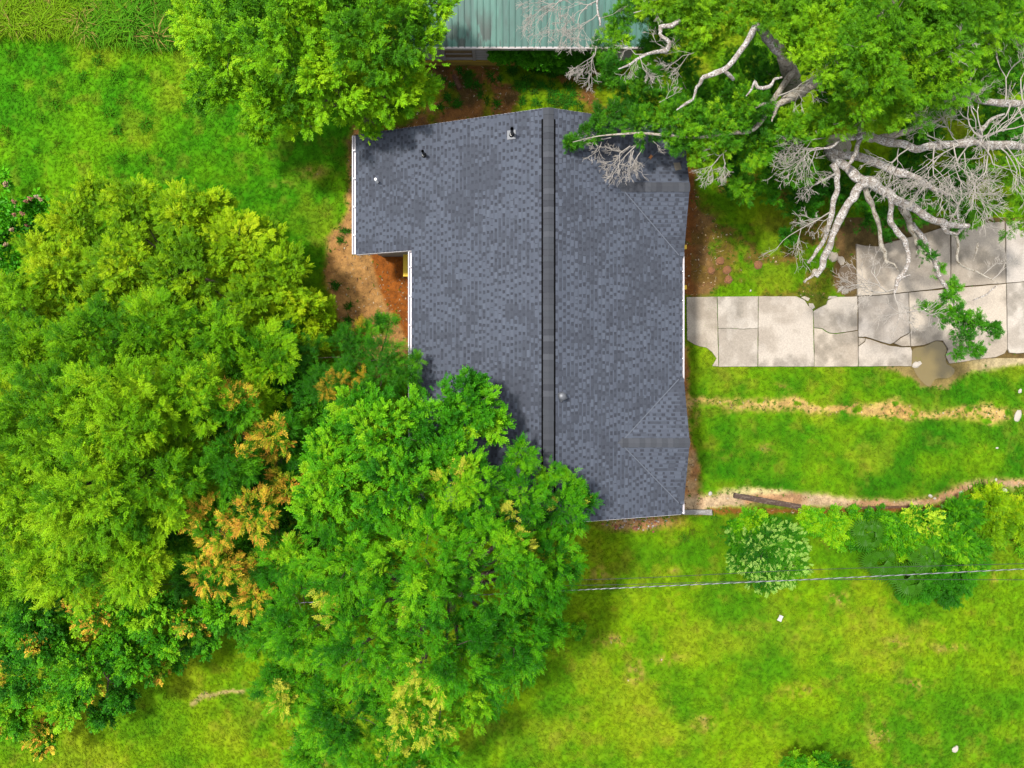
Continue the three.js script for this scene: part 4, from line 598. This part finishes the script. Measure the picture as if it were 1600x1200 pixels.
  L([[1498, 345, 5.05], [1496, 325, 5.3], [1492, 308, 5.5]], [0.035, 0.03, 0.02], 26);
  twigPart(oak, b, [
    [[1300, 228, 5.2], [1250, 240, 5.2], 0.75, 31, 5, 0.02], [[1275, 231, 5.2], [1235, 262, 5.2], 0.7, 32, 5, 0.018], [[1290, 215, 5.2], [1245, 220, 5.3], 0.6, 33, 5, 0.018], [[1276, 231, 5.2], [1262, 270, 5.0], 0.6, 34, 5, 0.015],
    [[1532, 215, 6.2], [1500, 170, 6.6], 0.9, 35, 5, 0.03], [[1532, 215, 6.2], [1580, 200, 6.6], 0.9, 36, 5, 0.03], [[1520, 222, 6.0], [1470, 280, 6.2], 1.0, 37, 6, 0.028], [[1545, 224, 6.1], [1530, 300, 6.2], 1.0, 38, 6, 0.028], [[1500, 226, 6.0], [1440, 260, 6.0], 0.9, 39, 6, 0.024], [[1560, 228, 6.1], [1600, 280, 6.2], 0.9, 40, 5, 0.026], [[1570, 165, 6.7], [1570, 120, 7], 0.8, 41, 5, 0.026], [[1590, 165, 6.7], [1610, 210, 6.8], 0.8, 42, 5, 0.024], [[1480, 228, 6.0], [1440, 200, 6.2], 0.7, 43, 5, 0.02],
    [[1497, 318, 5.4], [1515, 300, 5.6], 0.6, 44, 5, 0.022], [[1497, 320, 5.4], [1480, 295, 5.6], 0.5, 45, 4, 0.02], [[1404, 232, 5.5], [1402, 258, 5.3], 0.5, 46, 4, 0.02],
    [[1300, 330, 3.9], [1268, 348, 3.9], 0.55, 47, 5, 0.03], [[1275, 345, 3.9], [1225, 372, 3.8], 0.9, 48, 4, 0.02],
    [[1397, 452, 4.2], [1365, 460, 4.1], 0.6, 49, 5, 0.026], [[1385, 455, 4.2], [1350, 430, 4.2], 0.7, 50, 5, 0.024], [[1397, 456, 4.2], [1410, 490, 4.1], 0.6, 51, 5, 0.026], [[1420, 488, 4.1], [1380, 492, 4.1], 0.5, 52, 4, 0.02], [[1420, 488, 4.1], [1460, 485, 4.1], 0.5, 53, 4, 0.02], [[1415, 485, 4.1], [1425, 520, 4.0], 0.4, 54, 4, 0.018], [[1375, 445, 4.2], [1355, 410, 4.2], 0.5, 58, 4, 0.02],
    [[1550, 437, 4.0], [1575, 415, 4.0], 0.5, 55, 4, 0.016], [[1535, 430, 4.0], [1560, 410, 4.0], 0.4, 56, 4, 0.014], [[1448, 90, 7.8], [1470, 80, 8], 0.5, 57, 4, 0.02],
    [[1420, 232, 5.8], [1380, 262, 5.8], 0.7, 101, 5, 0.022], [[1460, 228, 6.0], [1450, 290, 6.0], 0.9, 102, 5, 0.024], [[1490, 226, 6.0], [1500, 290, 6.2], 0.9, 103, 5, 0.024], [[1530, 222, 6.2], [1560, 270, 6.3], 0.9, 104, 5, 0.026], [[1540, 215, 6.3], [1600, 180, 6.6], 0.9, 105, 5, 0.028], [[1535, 210, 6.3], [1520, 150, 6.8], 0.8, 106, 5, 0.024], [[1570, 225, 6.2], [1620, 300, 6.3], 0.9, 107, 5, 0.026], [[1500, 226, 6.0], [1470, 190, 6.2], 0.7, 108, 5, 0.02], [[1580, 162, 6.8], [1560, 195, 6.7], 0.7, 109, 5, 0.022], [[1450, 285, 5.3], [1430, 310, 5.2], 0.5, 110, 5, 0.018], [[1360, 212, 5.3], [1340, 195, 5.5], 0.4, 112, 5, 0.018], [[1600, 165, 6.8], [1590, 110, 7.0], 0.8, 114, 5, 0.024], [[1300, 335, 3.9], [1270, 360, 3.9], 0.4, 115, 5, 0.016],
  ]);
  sprigs += foliage(oak, b, [[1290, 60, 7.2, 1.3], [1380, 70, 7.8, 1.6], [1340, 130, 7, 1.2], [1450, 110, 7.4, 1.5], [1480, 40, 7.8, 1.5], [1530, 110, 6.8, 0.9], [1420, 165, 6.6, 1.0], [1300, 185, 5.6, 0.8], [1355, 180, 5.8, 0.7], [1560, 30, 7.5, 1.3], [1580, 275, 4.2, 0.9], [1550, 335, 3.4, 0.85], [1595, 340, 3.8, 0.9], [1400, -10, 8, 1.7], [1500, -20, 8, 1.7], [1570, 60, 6.6, 1.0]], { seed: 111, leaf: 'oak', palette: [[70, 132, 14], [98, 164, 18], [130, 192, 26], [158, 212, 44]], density: 26, gap: 0.42, freq: 1.5, twigMat: greyBark });
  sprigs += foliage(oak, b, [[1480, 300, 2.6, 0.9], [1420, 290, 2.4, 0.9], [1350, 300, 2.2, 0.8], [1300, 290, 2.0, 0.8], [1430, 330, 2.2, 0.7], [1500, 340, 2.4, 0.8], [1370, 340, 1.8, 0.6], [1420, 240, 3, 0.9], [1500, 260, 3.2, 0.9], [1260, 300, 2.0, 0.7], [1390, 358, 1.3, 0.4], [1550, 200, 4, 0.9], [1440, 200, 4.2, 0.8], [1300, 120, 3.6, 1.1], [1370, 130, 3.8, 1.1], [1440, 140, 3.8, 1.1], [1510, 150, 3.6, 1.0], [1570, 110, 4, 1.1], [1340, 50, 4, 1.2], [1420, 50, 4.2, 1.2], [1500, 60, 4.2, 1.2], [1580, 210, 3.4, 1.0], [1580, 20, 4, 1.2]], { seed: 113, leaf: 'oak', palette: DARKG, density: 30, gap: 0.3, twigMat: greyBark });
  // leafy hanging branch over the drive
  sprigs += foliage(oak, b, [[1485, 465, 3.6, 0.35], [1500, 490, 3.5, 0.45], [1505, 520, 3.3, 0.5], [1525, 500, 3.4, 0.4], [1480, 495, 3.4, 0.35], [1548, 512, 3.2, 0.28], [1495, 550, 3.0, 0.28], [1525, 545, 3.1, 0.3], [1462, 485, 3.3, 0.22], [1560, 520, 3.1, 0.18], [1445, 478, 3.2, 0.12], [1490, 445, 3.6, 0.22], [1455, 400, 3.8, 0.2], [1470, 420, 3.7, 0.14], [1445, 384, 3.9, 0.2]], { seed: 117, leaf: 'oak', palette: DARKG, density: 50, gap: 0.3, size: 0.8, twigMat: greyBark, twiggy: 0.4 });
}
{
  const b = V(at(1240, 140, 0).x, 0, at(1240, 140, 0).z), oak = thing('oak_tree', 'oak whose leafy branches reach over the shed and house ridge', 'tree', b);
  const L = (list, radii, seed, mat = lichenBark) => limbPx(list, radii, mat, oak, b, seed);
  mesh('trunk', tube([V(0, -0.2, 0), at(1238, 138, 2).sub(b), at(1236, 120, 4).sub(b), at(1226, 88, 5.6).sub(b)], [0.42, 0.34, 0.28, 0.22], 12, 0.14, 8), greyBark, oak);
  L([[1228, 90, 5.5], [1200, 60, 6.0], [1184, 40, 6.9], [1170, 60, 7.2], [1155, 82, 7.2], [1141, 100, 7.1], [1130, 109, 7.0], [1112, 116, 6.9], [1098, 121, 6.8], [1088, 137, 6.6], [1083, 155, 6.5]], [0.2, 0.2, 0.17, 0.13, 0.11, 0.1, 0.1, 0.09, 0.085, 0.07, 0.04], 1);
  L([[1130, 109, 7.0], [1138, 116, 6.9], [1146, 124, 6.7]], [0.07, 0.06, 0.05], 2);
  L([[1083, 155, 6.5], [1070, 163, 6.5], [1057, 172, 6.4]], [0.04, 0.05, 0.02], 3);
  L([[1275, 128, 5.0], [1255, 142, 5.3], [1236, 152, 5.6], [1215, 163, 5.8], [1195, 162, 6.0], [1180, 168, 6.0]], [0.2, 0.19, 0.17, 0.16, 0.09, 0.03], 4, greyBark);
  L([[1215, 163, 5.8], [1210, 178, 5.8], [1206, 190, 5.8]], [0.09, 0.07, 0.02], 5, greyBark);
  L([[1166, 150, 6.5], [1174, 140, 6.6], [1181, 126, 6.7], [1183, 136, 6.7], [1192, 138, 6.7], [1203, 135, 6.7], [1210, 124, 6.7], [1222, 121, 6.7]], [0.02, 0.04, 0.05, 0.05, 0.055, 0.055, 0.045, 0.03], 6);
  L([[1212, 62, 5.9], [1222, 80, 5.7], [1232, 98, 5.4]], [0.16, 0.17, 0.18], 7, greyBark);
  L([[1062, 32, 6.8], [1050, 40, 6.8], [1032, 42, 6.8], [1031, 54, 6.8], [1042, 62, 6.8], [1047, 68, 6.8], [1042, 78, 6.7], [1020, 82, 6.7], [1000, 90, 6.7], [985, 100, 6.7], [966, 108, 6.7]], [0.09, 0.085, 0.08, 0.07, 0.07, 0.075, 0.06, 0.05, 0.045, 0.035, 0.02], 8);
  L([[1240, 110, 5.0], [1180, 200, 5.3], [1090, 215, 5.5], [1000, 208, 5.6], [940, 212, 5.5], [895, 222, 5.4]], [0.14, 0.1, 0.07, 0.05, 0.035, 0.012], 9, greyBark);
  L([[938, 40, 6.0], [934, 20, 6.0], [935, -20, 6.1]], [0.03, 0.035, 0.045], 10);
  twigPart(oak, b, [
    [[1000, 218, 5.3], [968, 255, 5.0], 0.55, 61, 6, 0.026], [[985, 228, 5.2], [955, 250, 5.1], 0.4, 62, 5, 0.02], [[990, 235, 5.2], [985, 265, 5.0], 0.4, 63, 5, 0.018], [[1008, 222, 5.2], [992, 250, 5.1], 0.55, 64, 3, 0.02], [[955, 215, 5.3], [910, 222, 5.2], 0.5, 65, 5, 0.018], [[1020, 220, 5.3], [1030, 228, 5.2], 0.3, 66, 4, 0.014], [[940, 222, 5.2], [930, 245, 5.1], 0.3, 67, 4, 0.012],
    [[936, 0, 6.0], [895, 25, 5.9], 0.75, 68, 6, 0.026], [[936, 20, 6.0], [915, 36, 5.9], 0.5, 69, 6, 0.02], [[915, 0, 6.0], [840, -2, 5.9], 0.8, 70, 6, 0.024], [[880, 0, 6.0], [850, 12, 5.9], 0.5, 71, 5, 0.018], [[935, 30, 6.0], [952, 25, 5.9], 0.4, 72, 4, 0.014],
    [[932, 72, 5.6], [922, 108, 5.3], 0.5, 73, 5, 0.02], [[930, 85, 5.5], [912, 98, 5.4], 0.4, 74, 5, 0.016], [[1020, 82, 6.0], [985, 85, 6.0], 0.5, 75, 5, 0.02], [[1000, 88, 6.0], [1005, 105, 5.9], 0.4, 76, 5, 0.016], [[1040, 75, 6.0], [1020, 62, 6.1], 0.35, 77, 4, 0.015],
    [[1135, 235, 5.4], [1105, 262, 5.3], 0.5, 78, 5, 0.02], [[1130, 240, 5.4], [1135, 262, 5.3], 0.35, 79, 5, 0.014], [[1215, 150, 6], [1260, 130, 6.2], 0.6, 80, 5, 0.024], [[1030, 160, 6], [1050, 150, 6.1], 0.35, 81, 4, 0.014], [[990, 20, 6.3], [1010, 15, 6.4], 0.4, 82, 5, 0.016], [[1090, 80, 6.3], [1060, 90, 6.3], 0.5, 83, 5, 0.014],
  ]);
  sprigs += foliage(oak, b, [[1080, 45, 6.4, 0.95], [1105, 75, 6.0, 0.6], [1140, 20, 6.4, 0.8], [1100, 0, 6.8, 1.2], [1210, 30, 7, 1.0], [1260, 20, 6.8, 1.0], [1040, -10, 6.4, 1], [1180, -20, 7, 1.2], [1250, 75, 6.4, 0.6]], { seed: 121, leaf: 'oak', palette: [[78, 140, 14], [106, 168, 18], [136, 194, 26], [162, 212, 44]], density: 32, gap: 0.33, freq: 1.3, twigMat: greyBark });
  sprigs += foliage(oak, b, [[955, 65, 5.4, 0.6], [975, 25, 5.6, 0.6], [1010, 15, 5.8, 0.6], [1010, 125, 5.2, 0.75], [950, 125, 4.8, 0.4], [955, 180, 5.3, 0.6], [915, 215, 5.2, 0.4], [890, 222, 5.2, 0.2], [1000, 195, 5.4, 0.75], [1055, 190, 5.6, 0.85], [1115, 205, 5.4, 1.0], [1160, 165, 5.7, 0.9], [1180, 235, 4.9, 0.8], [1115, 260, 4.8, 0.55], [1230, 195, 5.3, 0.75], [1240, 260, 4.4, 0.75], [1160, 295, 3.8, 0.5], [1060, 222, 5.4, 0.45], [1290, 250, 3.4, 0.7], [1210, 230, 4.6, 0.6], [1270, 200, 5, 0.6], [935, 195, 5.3, 0.35], [1085, 235, 5.3, 0.4]], { seed: 123, leaf: 'oak', palette: OAKG, density: 34, gap: 0.3, freq: 1.3, twigMat: greyBark });
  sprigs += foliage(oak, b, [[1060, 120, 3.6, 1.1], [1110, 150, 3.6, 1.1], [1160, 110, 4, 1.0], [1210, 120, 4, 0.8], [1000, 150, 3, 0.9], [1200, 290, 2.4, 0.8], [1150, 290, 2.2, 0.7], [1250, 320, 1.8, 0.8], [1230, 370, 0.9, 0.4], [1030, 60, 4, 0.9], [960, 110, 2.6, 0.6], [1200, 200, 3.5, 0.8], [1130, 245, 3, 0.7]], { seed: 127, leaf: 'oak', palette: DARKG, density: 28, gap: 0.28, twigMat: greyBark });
}

// ---- shrubs by the south bank ----
tree('variegated_bush', 'round bush with pale tipped leaves under the service cable', 'bush', [10.2, 6.9], 0.06, [[1195, 855, 1.4, 1.05, 0.9], [1165, 870, 1.2, 0.8], [1230, 850, 1.2, 0.8], [1235, 885, 1.1, 0.75], [1195, 900, 1.0, 0.7], [1155, 845, 1.1, 0.6]], { seed: 131, leaf: 'fine', palette: [[36, 106, 10], [54, 130, 14], [76, 154, 26], [104, 174, 46]], tips: [[166, 206, 96], [150, 198, 76]], tipAt: 0.3, tipFrom: 0.86, density: 52, gap: 0.3, size: 0.85, freq: 1.6 });
const hedge = 'shrubs along the south bank', HEDGEG = [[44, 116, 8], [66, 146, 10], [98, 178, 14], [150, 206, 30]];
for (const [lobes, bx, label, palette, leaf, seed] of [
  [[[1175, 815, 0.9, 0.6], [1150, 825, 0.8, 0.5], [1205, 820, 0.8, 0.45]], [9.3, 5.5], 'deep green shrub growing up behind the pale tipped bush', HEDGEG, 'round', 141],
  [[[1265, 815, 0.8, 0.6], [1300, 822, 0.9, 0.7], [1335, 818, 0.9, 0.65], [1310, 845, 0.6, 0.4]], [12.6, 5.5], 'leafy shrub at the west end of the hedge', HEDGEG, 'round', 142],
  [[[1375, 815, 1.0, 0.75], [1345, 840, 0.9, 0.6], [1405, 830, 1.0, 0.75], [1385, 855, 0.8, 0.6]], [14.4, 5.7], 'yellow-green shrub behind the upper palmetto', HEDGEG, 'round', 143],
  [[[1440, 815, 1.1, 0.8], [1425, 850, 1.0, 0.7], [1465, 840, 1.1, 0.8], [1445, 870, 0.9, 0.6]], [16.0, 5.9], 'broad yellow-tipped shrub in the middle of the hedge', HEDGEG, 'round', 144],
  [[[1500, 800, 1.1, 0.8], [1495, 840, 1.1, 0.8], [1520, 860, 1.0, 0.7], [1480, 870, 0.8, 0.6]], [17.7, 5.5], 'green shrub mixed with weeds toward the east end', HEDGEG, 'fine', 145],
  [[[1545, 785, 1.0, 0.7], [1575, 800, 0.9, 0.7], [1600, 820, 0.9, 0.7], [1550, 830, 0.9, 0.6]], [19.4, 5.0], 'grassy light green shrub at the east edge of the hedge', LIME, 'narrow', 146],
  [[[1440, 915, 0.9, 0.6], [1480, 920, 0.9, 0.65], [1505, 905, 0.8, 0.5], [1460, 890, 0.9, 0.6], [1520, 885, 0.7, 0.5], [1420, 925, 0.6, 0.4]], [16.6, 7.9], 'dark green shrub south of the cable beside the palmetto', [[40, 112, 12], [60, 142, 18], [84, 166, 26]], 'fine', 147],
  [[[1240, 1195, 1.0, 0.5], [1280, 1200, 1.1, 0.6], [1310, 1205, 1.0, 0.5]], [12.0, 15.2], 'small shrub top at the south edge of the lawn', GREEN, 'fine', 148],
  [[[905, 985, 0.4, 0.3]], [2.7, 9.7], 'small seedling clump at the edge of the south tree', GREEN, 'round', 149],
]) tree('shrub', label, 'shrub', bx, 0.035, lobes, { seed, leaf, palette, tips: seed === 144 ? [[176, 208, 40], [160, 200, 34]] : null || [], tipAt: 0.66, tipFrom: 0.7, density: 50, size: leaf === 'round' ? 0.78 : 0.95, gap: 0.2 }, hedge);

// palmettos: fan fronds
{
  const frondMat = leafMat(0.45, 0.1); frondMat.color.copy(col(74, 142, 14));
  const frond = (() => { const B = new Builder(), n = 17; for (let i = 0; i < n; i++) { const a = (i / (n - 1) - 0.5) * 3.7, d = V(Math.sin(a), 0, Math.cos(a)), s = V(Math.cos(a), 0, -Math.sin(a)), l = 0.5 * (0.8 + 0.2 * Math.cos(a)), o = V(0, 0, 0.0), m = d.clone().multiplyScalar(l * 0.5).add(V(0, 0.02, 0)), t = d.clone().multiplyScalar(l).add(V(0, -0.07, 0)); const A = m.clone().addScaledVector(s, 0.024), C = m.clone().addScaledVector(s, -0.024); m.y += 0.014; B.tri(o, A, m); B.tri(o, m, C); B.tri(A, t, m); B.tri(m, t, C); } const g = B.geo(); g.deleteAttribute('color'); return g; })();
  const R = rng(66);
  for (const [px, py, h, l] of [[1361, 833, 1.75, 'palmetto rising among the yellow-green shrubs'], [1378, 880, 1.3, 'palmetto on the lawn edge at the hedge front'], [1450, 872, 1.6, 'palmetto north of the dark green shrub under the cable'], [1419, 903, 1.45, 'palmetto just south of the cable, largest fans']]) {
    const b = at(px, py, h).setY(0), p = thing('palmetto', l, 'palm', b, 'palmettos in the hedge');
    for (let i = 0; i < 9; i++) { const a = i * 2.4 + R(), r = 0.06 + i * 0.045, y = h * (0.86 + R() * 0.2), e = V(Math.sin(a) * r, y, Math.cos(a) * r), f = mesh('frond', frond, frondMat, p); f.position.copy(e); f.rotation.set(0.35 - R() * 0.6, a, 0, 'YXZ'); f.scale.setScalar((l.includes('largest') ? 1.25 : 1) * (0.8 + R() * 0.35)); mesh('stalk', tube([V(0, 0, 0), V(e.x * 0.4, y * 0.7, e.z * 0.4), e], [0.012, 0.008, 0.006], 4), frondMat, p); }
  }
}
{ // ivy on the shed wall
  const b = at(840, 90, 0.6).setY(0), R = rng(91), ivy = thing('ivy', 'dark green ivy curtain hanging over the shed wall', 'ivy', b);
  const lobes = []; for (let i = 0; i < 26; i++) { const px = 775 + i * 6 + R() * 4; lobes.push([px, 84 + R() * 8 + (px > 825 ? 4 : -2), 0.7 + R() * 0.7, 0.22 + R() * 0.14, 0.3]); } lobes.push([785, 88, 1.2, 0.3], [770, 80, 1.6, 0.22], [905, 100, 0.6, 0.4], [880, 102, 0.5, 0.35], [860, 100, 0.6, 0.3], [840, 78, 1.9, 0.25], [870, 78, 1.9, 0.25], [815, 80, 1.8, 0.2]);
  sprigs += foliage(ivy, b, lobes, { seed: 151, leaf: 'round', palette: [[56, 130, 20], [72, 156, 26], [96, 182, 36]], density: 48, size: 0.7, gap: 0.15 });
  mesh('stem', tube([V(0, 0, -0.1), V(0.1, 0.7, -0.45), V(-0.2, 1.5, -0.5), V(0.1, 2.2, -0.35)], [0.03, 0.025, 0.02, 0.01], 5), brownBark, ivy);
}
console.log('sprigs', sprigs);

// ---------- lawn blades, tall grass, weeds, litter ----------
function tuft(n, r, h, w, seed, lean = 1) { const B = new Builder(), R = rng(seed); for (let i = 0; i < n; i++) { const a = R() * 6.283, o = V(Math.cos(a) * r * R() * 0.6, 0, Math.sin(a) * r * R() * 0.6), a2 = R() * 6.283, hh = h * (0.6 + 0.6 * R()), l = r * lean * (0.4 + R()), d = V(Math.cos(a2), 0, Math.sin(a2)), s = V(-Math.sin(a2), 0, Math.cos(a2)).multiplyScalar(w * (0.7 + 0.6 * R())), m = o.clone().addScaledVector(d, l * 0.4).setY(hh * 0.75), t = o.clone().addScaledVector(d, l * 1.15).setY(hh * (0.75 + 0.3 * R())); const p1 = m.clone().add(s), p2 = m.clone().sub(s), q1 = o.clone().add(s), q2 = o.clone().sub(s); B.tri(q1, p1, p2); B.tri(q1, p2, q2); B.tri(p1, t, p2); } const g = B.geo(); g.deleteAttribute('color'); return g; }
function scatter(name, label, category, geos, list, mat) {     // list: [x, y, z, scale, turn, colour]
  const g0 = list.length; if (!g0) return; const per = geos.map(() => []), R = rng(g0); for (const e of list) per[Math.floor(R() * geos.length)].push(e);
  const root = new THREE.Group(); root.name = numbered(name); root.userData = { label, category, kind: 'stuff' }; scene.add(root);
  const m4 = new THREE.Matrix4(), q = new THREE.Quaternion(), kc = new THREE.Color();
  per.forEach((L, gi) => { if (!L.length) return; const im = new THREE.InstancedMesh(geos[gi], mat, L.length); im.name = 'blades'; im.userData.kind = 'stuff'; im.castShadow = im.receiveShadow = true; L.forEach(([x, y, z, s, a, c], i) => { q.setFromAxisAngle(UP, a); m4.compose(V(x, y, z), q, V(s, s, s)); im.setMatrixAt(i, m4); im.setColorAt(i, kc.setRGB(...c)); }); root.add(im); });
}
{
  const R = rng(2024), lawn = [], bladeMat = matte({});
  const inHouse = (x, z) => (x > XI + 0.2 && x < XR - 0.2 && z > ZN + 0.2 && z < ZS - 0.2) || (x > XW + 0.2 && x <= XI + 0.3 && z > ZN + 0.2 && z < ZW - 0.2) || (z < -12.7 && x > -3.5 && x < 4.7);
  for (let i = 0; i < 190000; i++) {
    const x = (R() * 2 - 1) * 21.5, z = (R() * 2 - 1) * 16.2; if (inHouse(x, z)) continue;
    const [g, c] = lookGround(x, z); if (R() > g * 0.95 + 0.012) continue;
    const k = 0.88 + R() * 0.3, y = (R() - 0.5) * 12, cc = g < 0.4 ? [90, 140, 20] : c; lawn.push([x, 0, z, 0.7 + R() * 0.6, R() * 6.28, base([clamp(cc[0] * k + y, 0, 255), clamp(cc[1] * k, 0, 235), cc[2] * k])]);
  }
  scatter('lawn_grass', 'short patchy green lawn grass around the house', 'grass', [tuft(9, 0.065, 0.04, 0.005, 1), tuft(10, 0.075, 0.05, 0.005, 2), tuft(8, 0.06, 0.035, 0.006, 3)], lawn, bladeMat);
  // coarse dark weeds in the west lawn and the back yard
  const weeds = [], cl = (px, py, n, r, c, s = 1) => { const p = at(px, py, 0); for (let i = 0; i < n; i++) { const a = R() * 6.28, k = Math.sqrt(R()) * r; weeds.push([p.x + Math.cos(a) * k, 0, p.z + Math.sin(a) * k, s * (0.7 + R() * 0.6), R() * 6.28, base(c.map((v) => v * (0.8 + R() * 0.4)))]); } };
  for (const [px, py] of [[22, 88], [103, 95], [150, 75], [185, 124], [220, 122], [232, 122], [88, 134], [130, 122], [195, 154], [85, 168], [100, 165], [290, 166], [306, 152], [188, 245], [232, 248], [230, 205], [68, 190], [186, 203], [95, 222], [10, 205], [15, 140], [155, 95], [255, 240], [170, 175], [60, 235], [235, 195]]) cl(px + (R() - 0.5) * 10, py + (R() - 0.5) * 10, 5 + Math.floor(R() * 10), 0.1 + R() * 0.16, [78, 148, 8], 0.7 + R() * 0.4);
  for (let i = 0; i < 90; i++) { const px = 690 + R() * 235, py = 108 + R() * 60; if (fbm(px * 0.034 + 4, py * 0.034 + 40, 4) > 0.47) cl(px, py, 5, 0.12, [60, 130, 24], 0.9); }
  for (const [px, py] of [[545, 478], [543, 500], [532, 372], [540, 362], [524, 445]]) cl(px, py, 9, 0.14, [60, 120, 20], 0.8);
  for (let i = 0; i < 60; i++) cl(1062 + R() * 530, 806 + R() * 40, 4, 0.1, [84, 150, 20], 0.9);
  for (let i = 0; i < 40; i++) cl(1505 + R() * 100, 760 + R() * 110, 5, 0.2, [120, 180, 20], 1.3);
  scatter('weeds', 'coarse darker weed tufts scattered through the yard', 'weeds', [tuft(9, 0.14, 0.13, 0.011, 11, 1.2), tuft(10, 0.16, 0.12, 0.013, 12, 1.2)], weeds, bladeMat);
  // tall grass along the north-west corner
  const tall = [];
  for (let i = 0; i < 1500; i++) { const px = -20 + R() * 310, py = -30 + R() * (px > 130 ? 100 : 82) + (px > 200 ? 4 : 0), d = sm(0.3, 0.6, fbm(px * 0.02, py * 0.03, 3)); if (R() > 0.45 + 0.55 * d) continue; const p = at(px, py, 0.2), straw = R() < 0.05, c = straw ? [190, 170, 90] : mix3([150, 196, 24], [86, 172, 28], clamp(sm(100, 190, px + (vn(px * 0.05, py * 0.05) - 0.5) * 120) * 0.7 + R() * 0.3)); tall.push([p.x, 0, p.z, 0.45 + R() * R() * 0.9, R() * 6.28, base(c)]); }
  scatter('tall_grass', 'tall unmown grass along the north-west edge', 'grass', [tuft(26, 0.3, 0.5, 0.01, 21, 1.9), tuft(22, 0.35, 0.6, 0.011, 22, 2.0), tuft(30, 0.2, 0.35, 0.009, 23, 1.6)], tall, bladeMat);
  // leaf litter, straw and pebbles on the bare soil
  const bits = [], pal = [[214, 180, 130], [180, 130, 80], [150, 96, 56], [232, 214, 184], [120, 84, 54]];
  for (let i = 0; i < 60000; i++) { const x = (R() * 2 - 1) * 20.5, z = (R() * 2 - 1) * 15.4; if (inHouse(x, z)) continue; const [g] = lookGround(x, z), px = 800 + x * PX / CAM_H, py = 600 + z * PX / CAM_H; if (g > 0.55 || R() > 0.8 || (px > 1070 && py > 345 && py < 605 && px > 1290) || (px > 1070 && py > 462 && py < 574)) continue; bits.push([x, 0.004 + R() * 0.006, z, 0.5 + R() * 0.9, R() * 6.28, base(pal[Math.floor(R() * 5)])]); }
  const flake = (l, w, s) => { const B = new Builder(); B.quad(V(-l, 0, -w), V(l, 0.012 * s, -w), V(l, 0.004, w), V(-l, 0.015, w)); const g = B.geo(); g.deleteAttribute('color'); return g; };
  scatter('leaf_litter', 'dry leaf and straw litter strewn over the bare soil', 'leaf litter', [flake(0.045, 0.006, 1), flake(0.026, 0.016, 0.5), flake(0.06, 0.004, 1.2)], bits, std(0xffffff, 0.9));
}
console.log('done');
renderer.render(scene, camera);
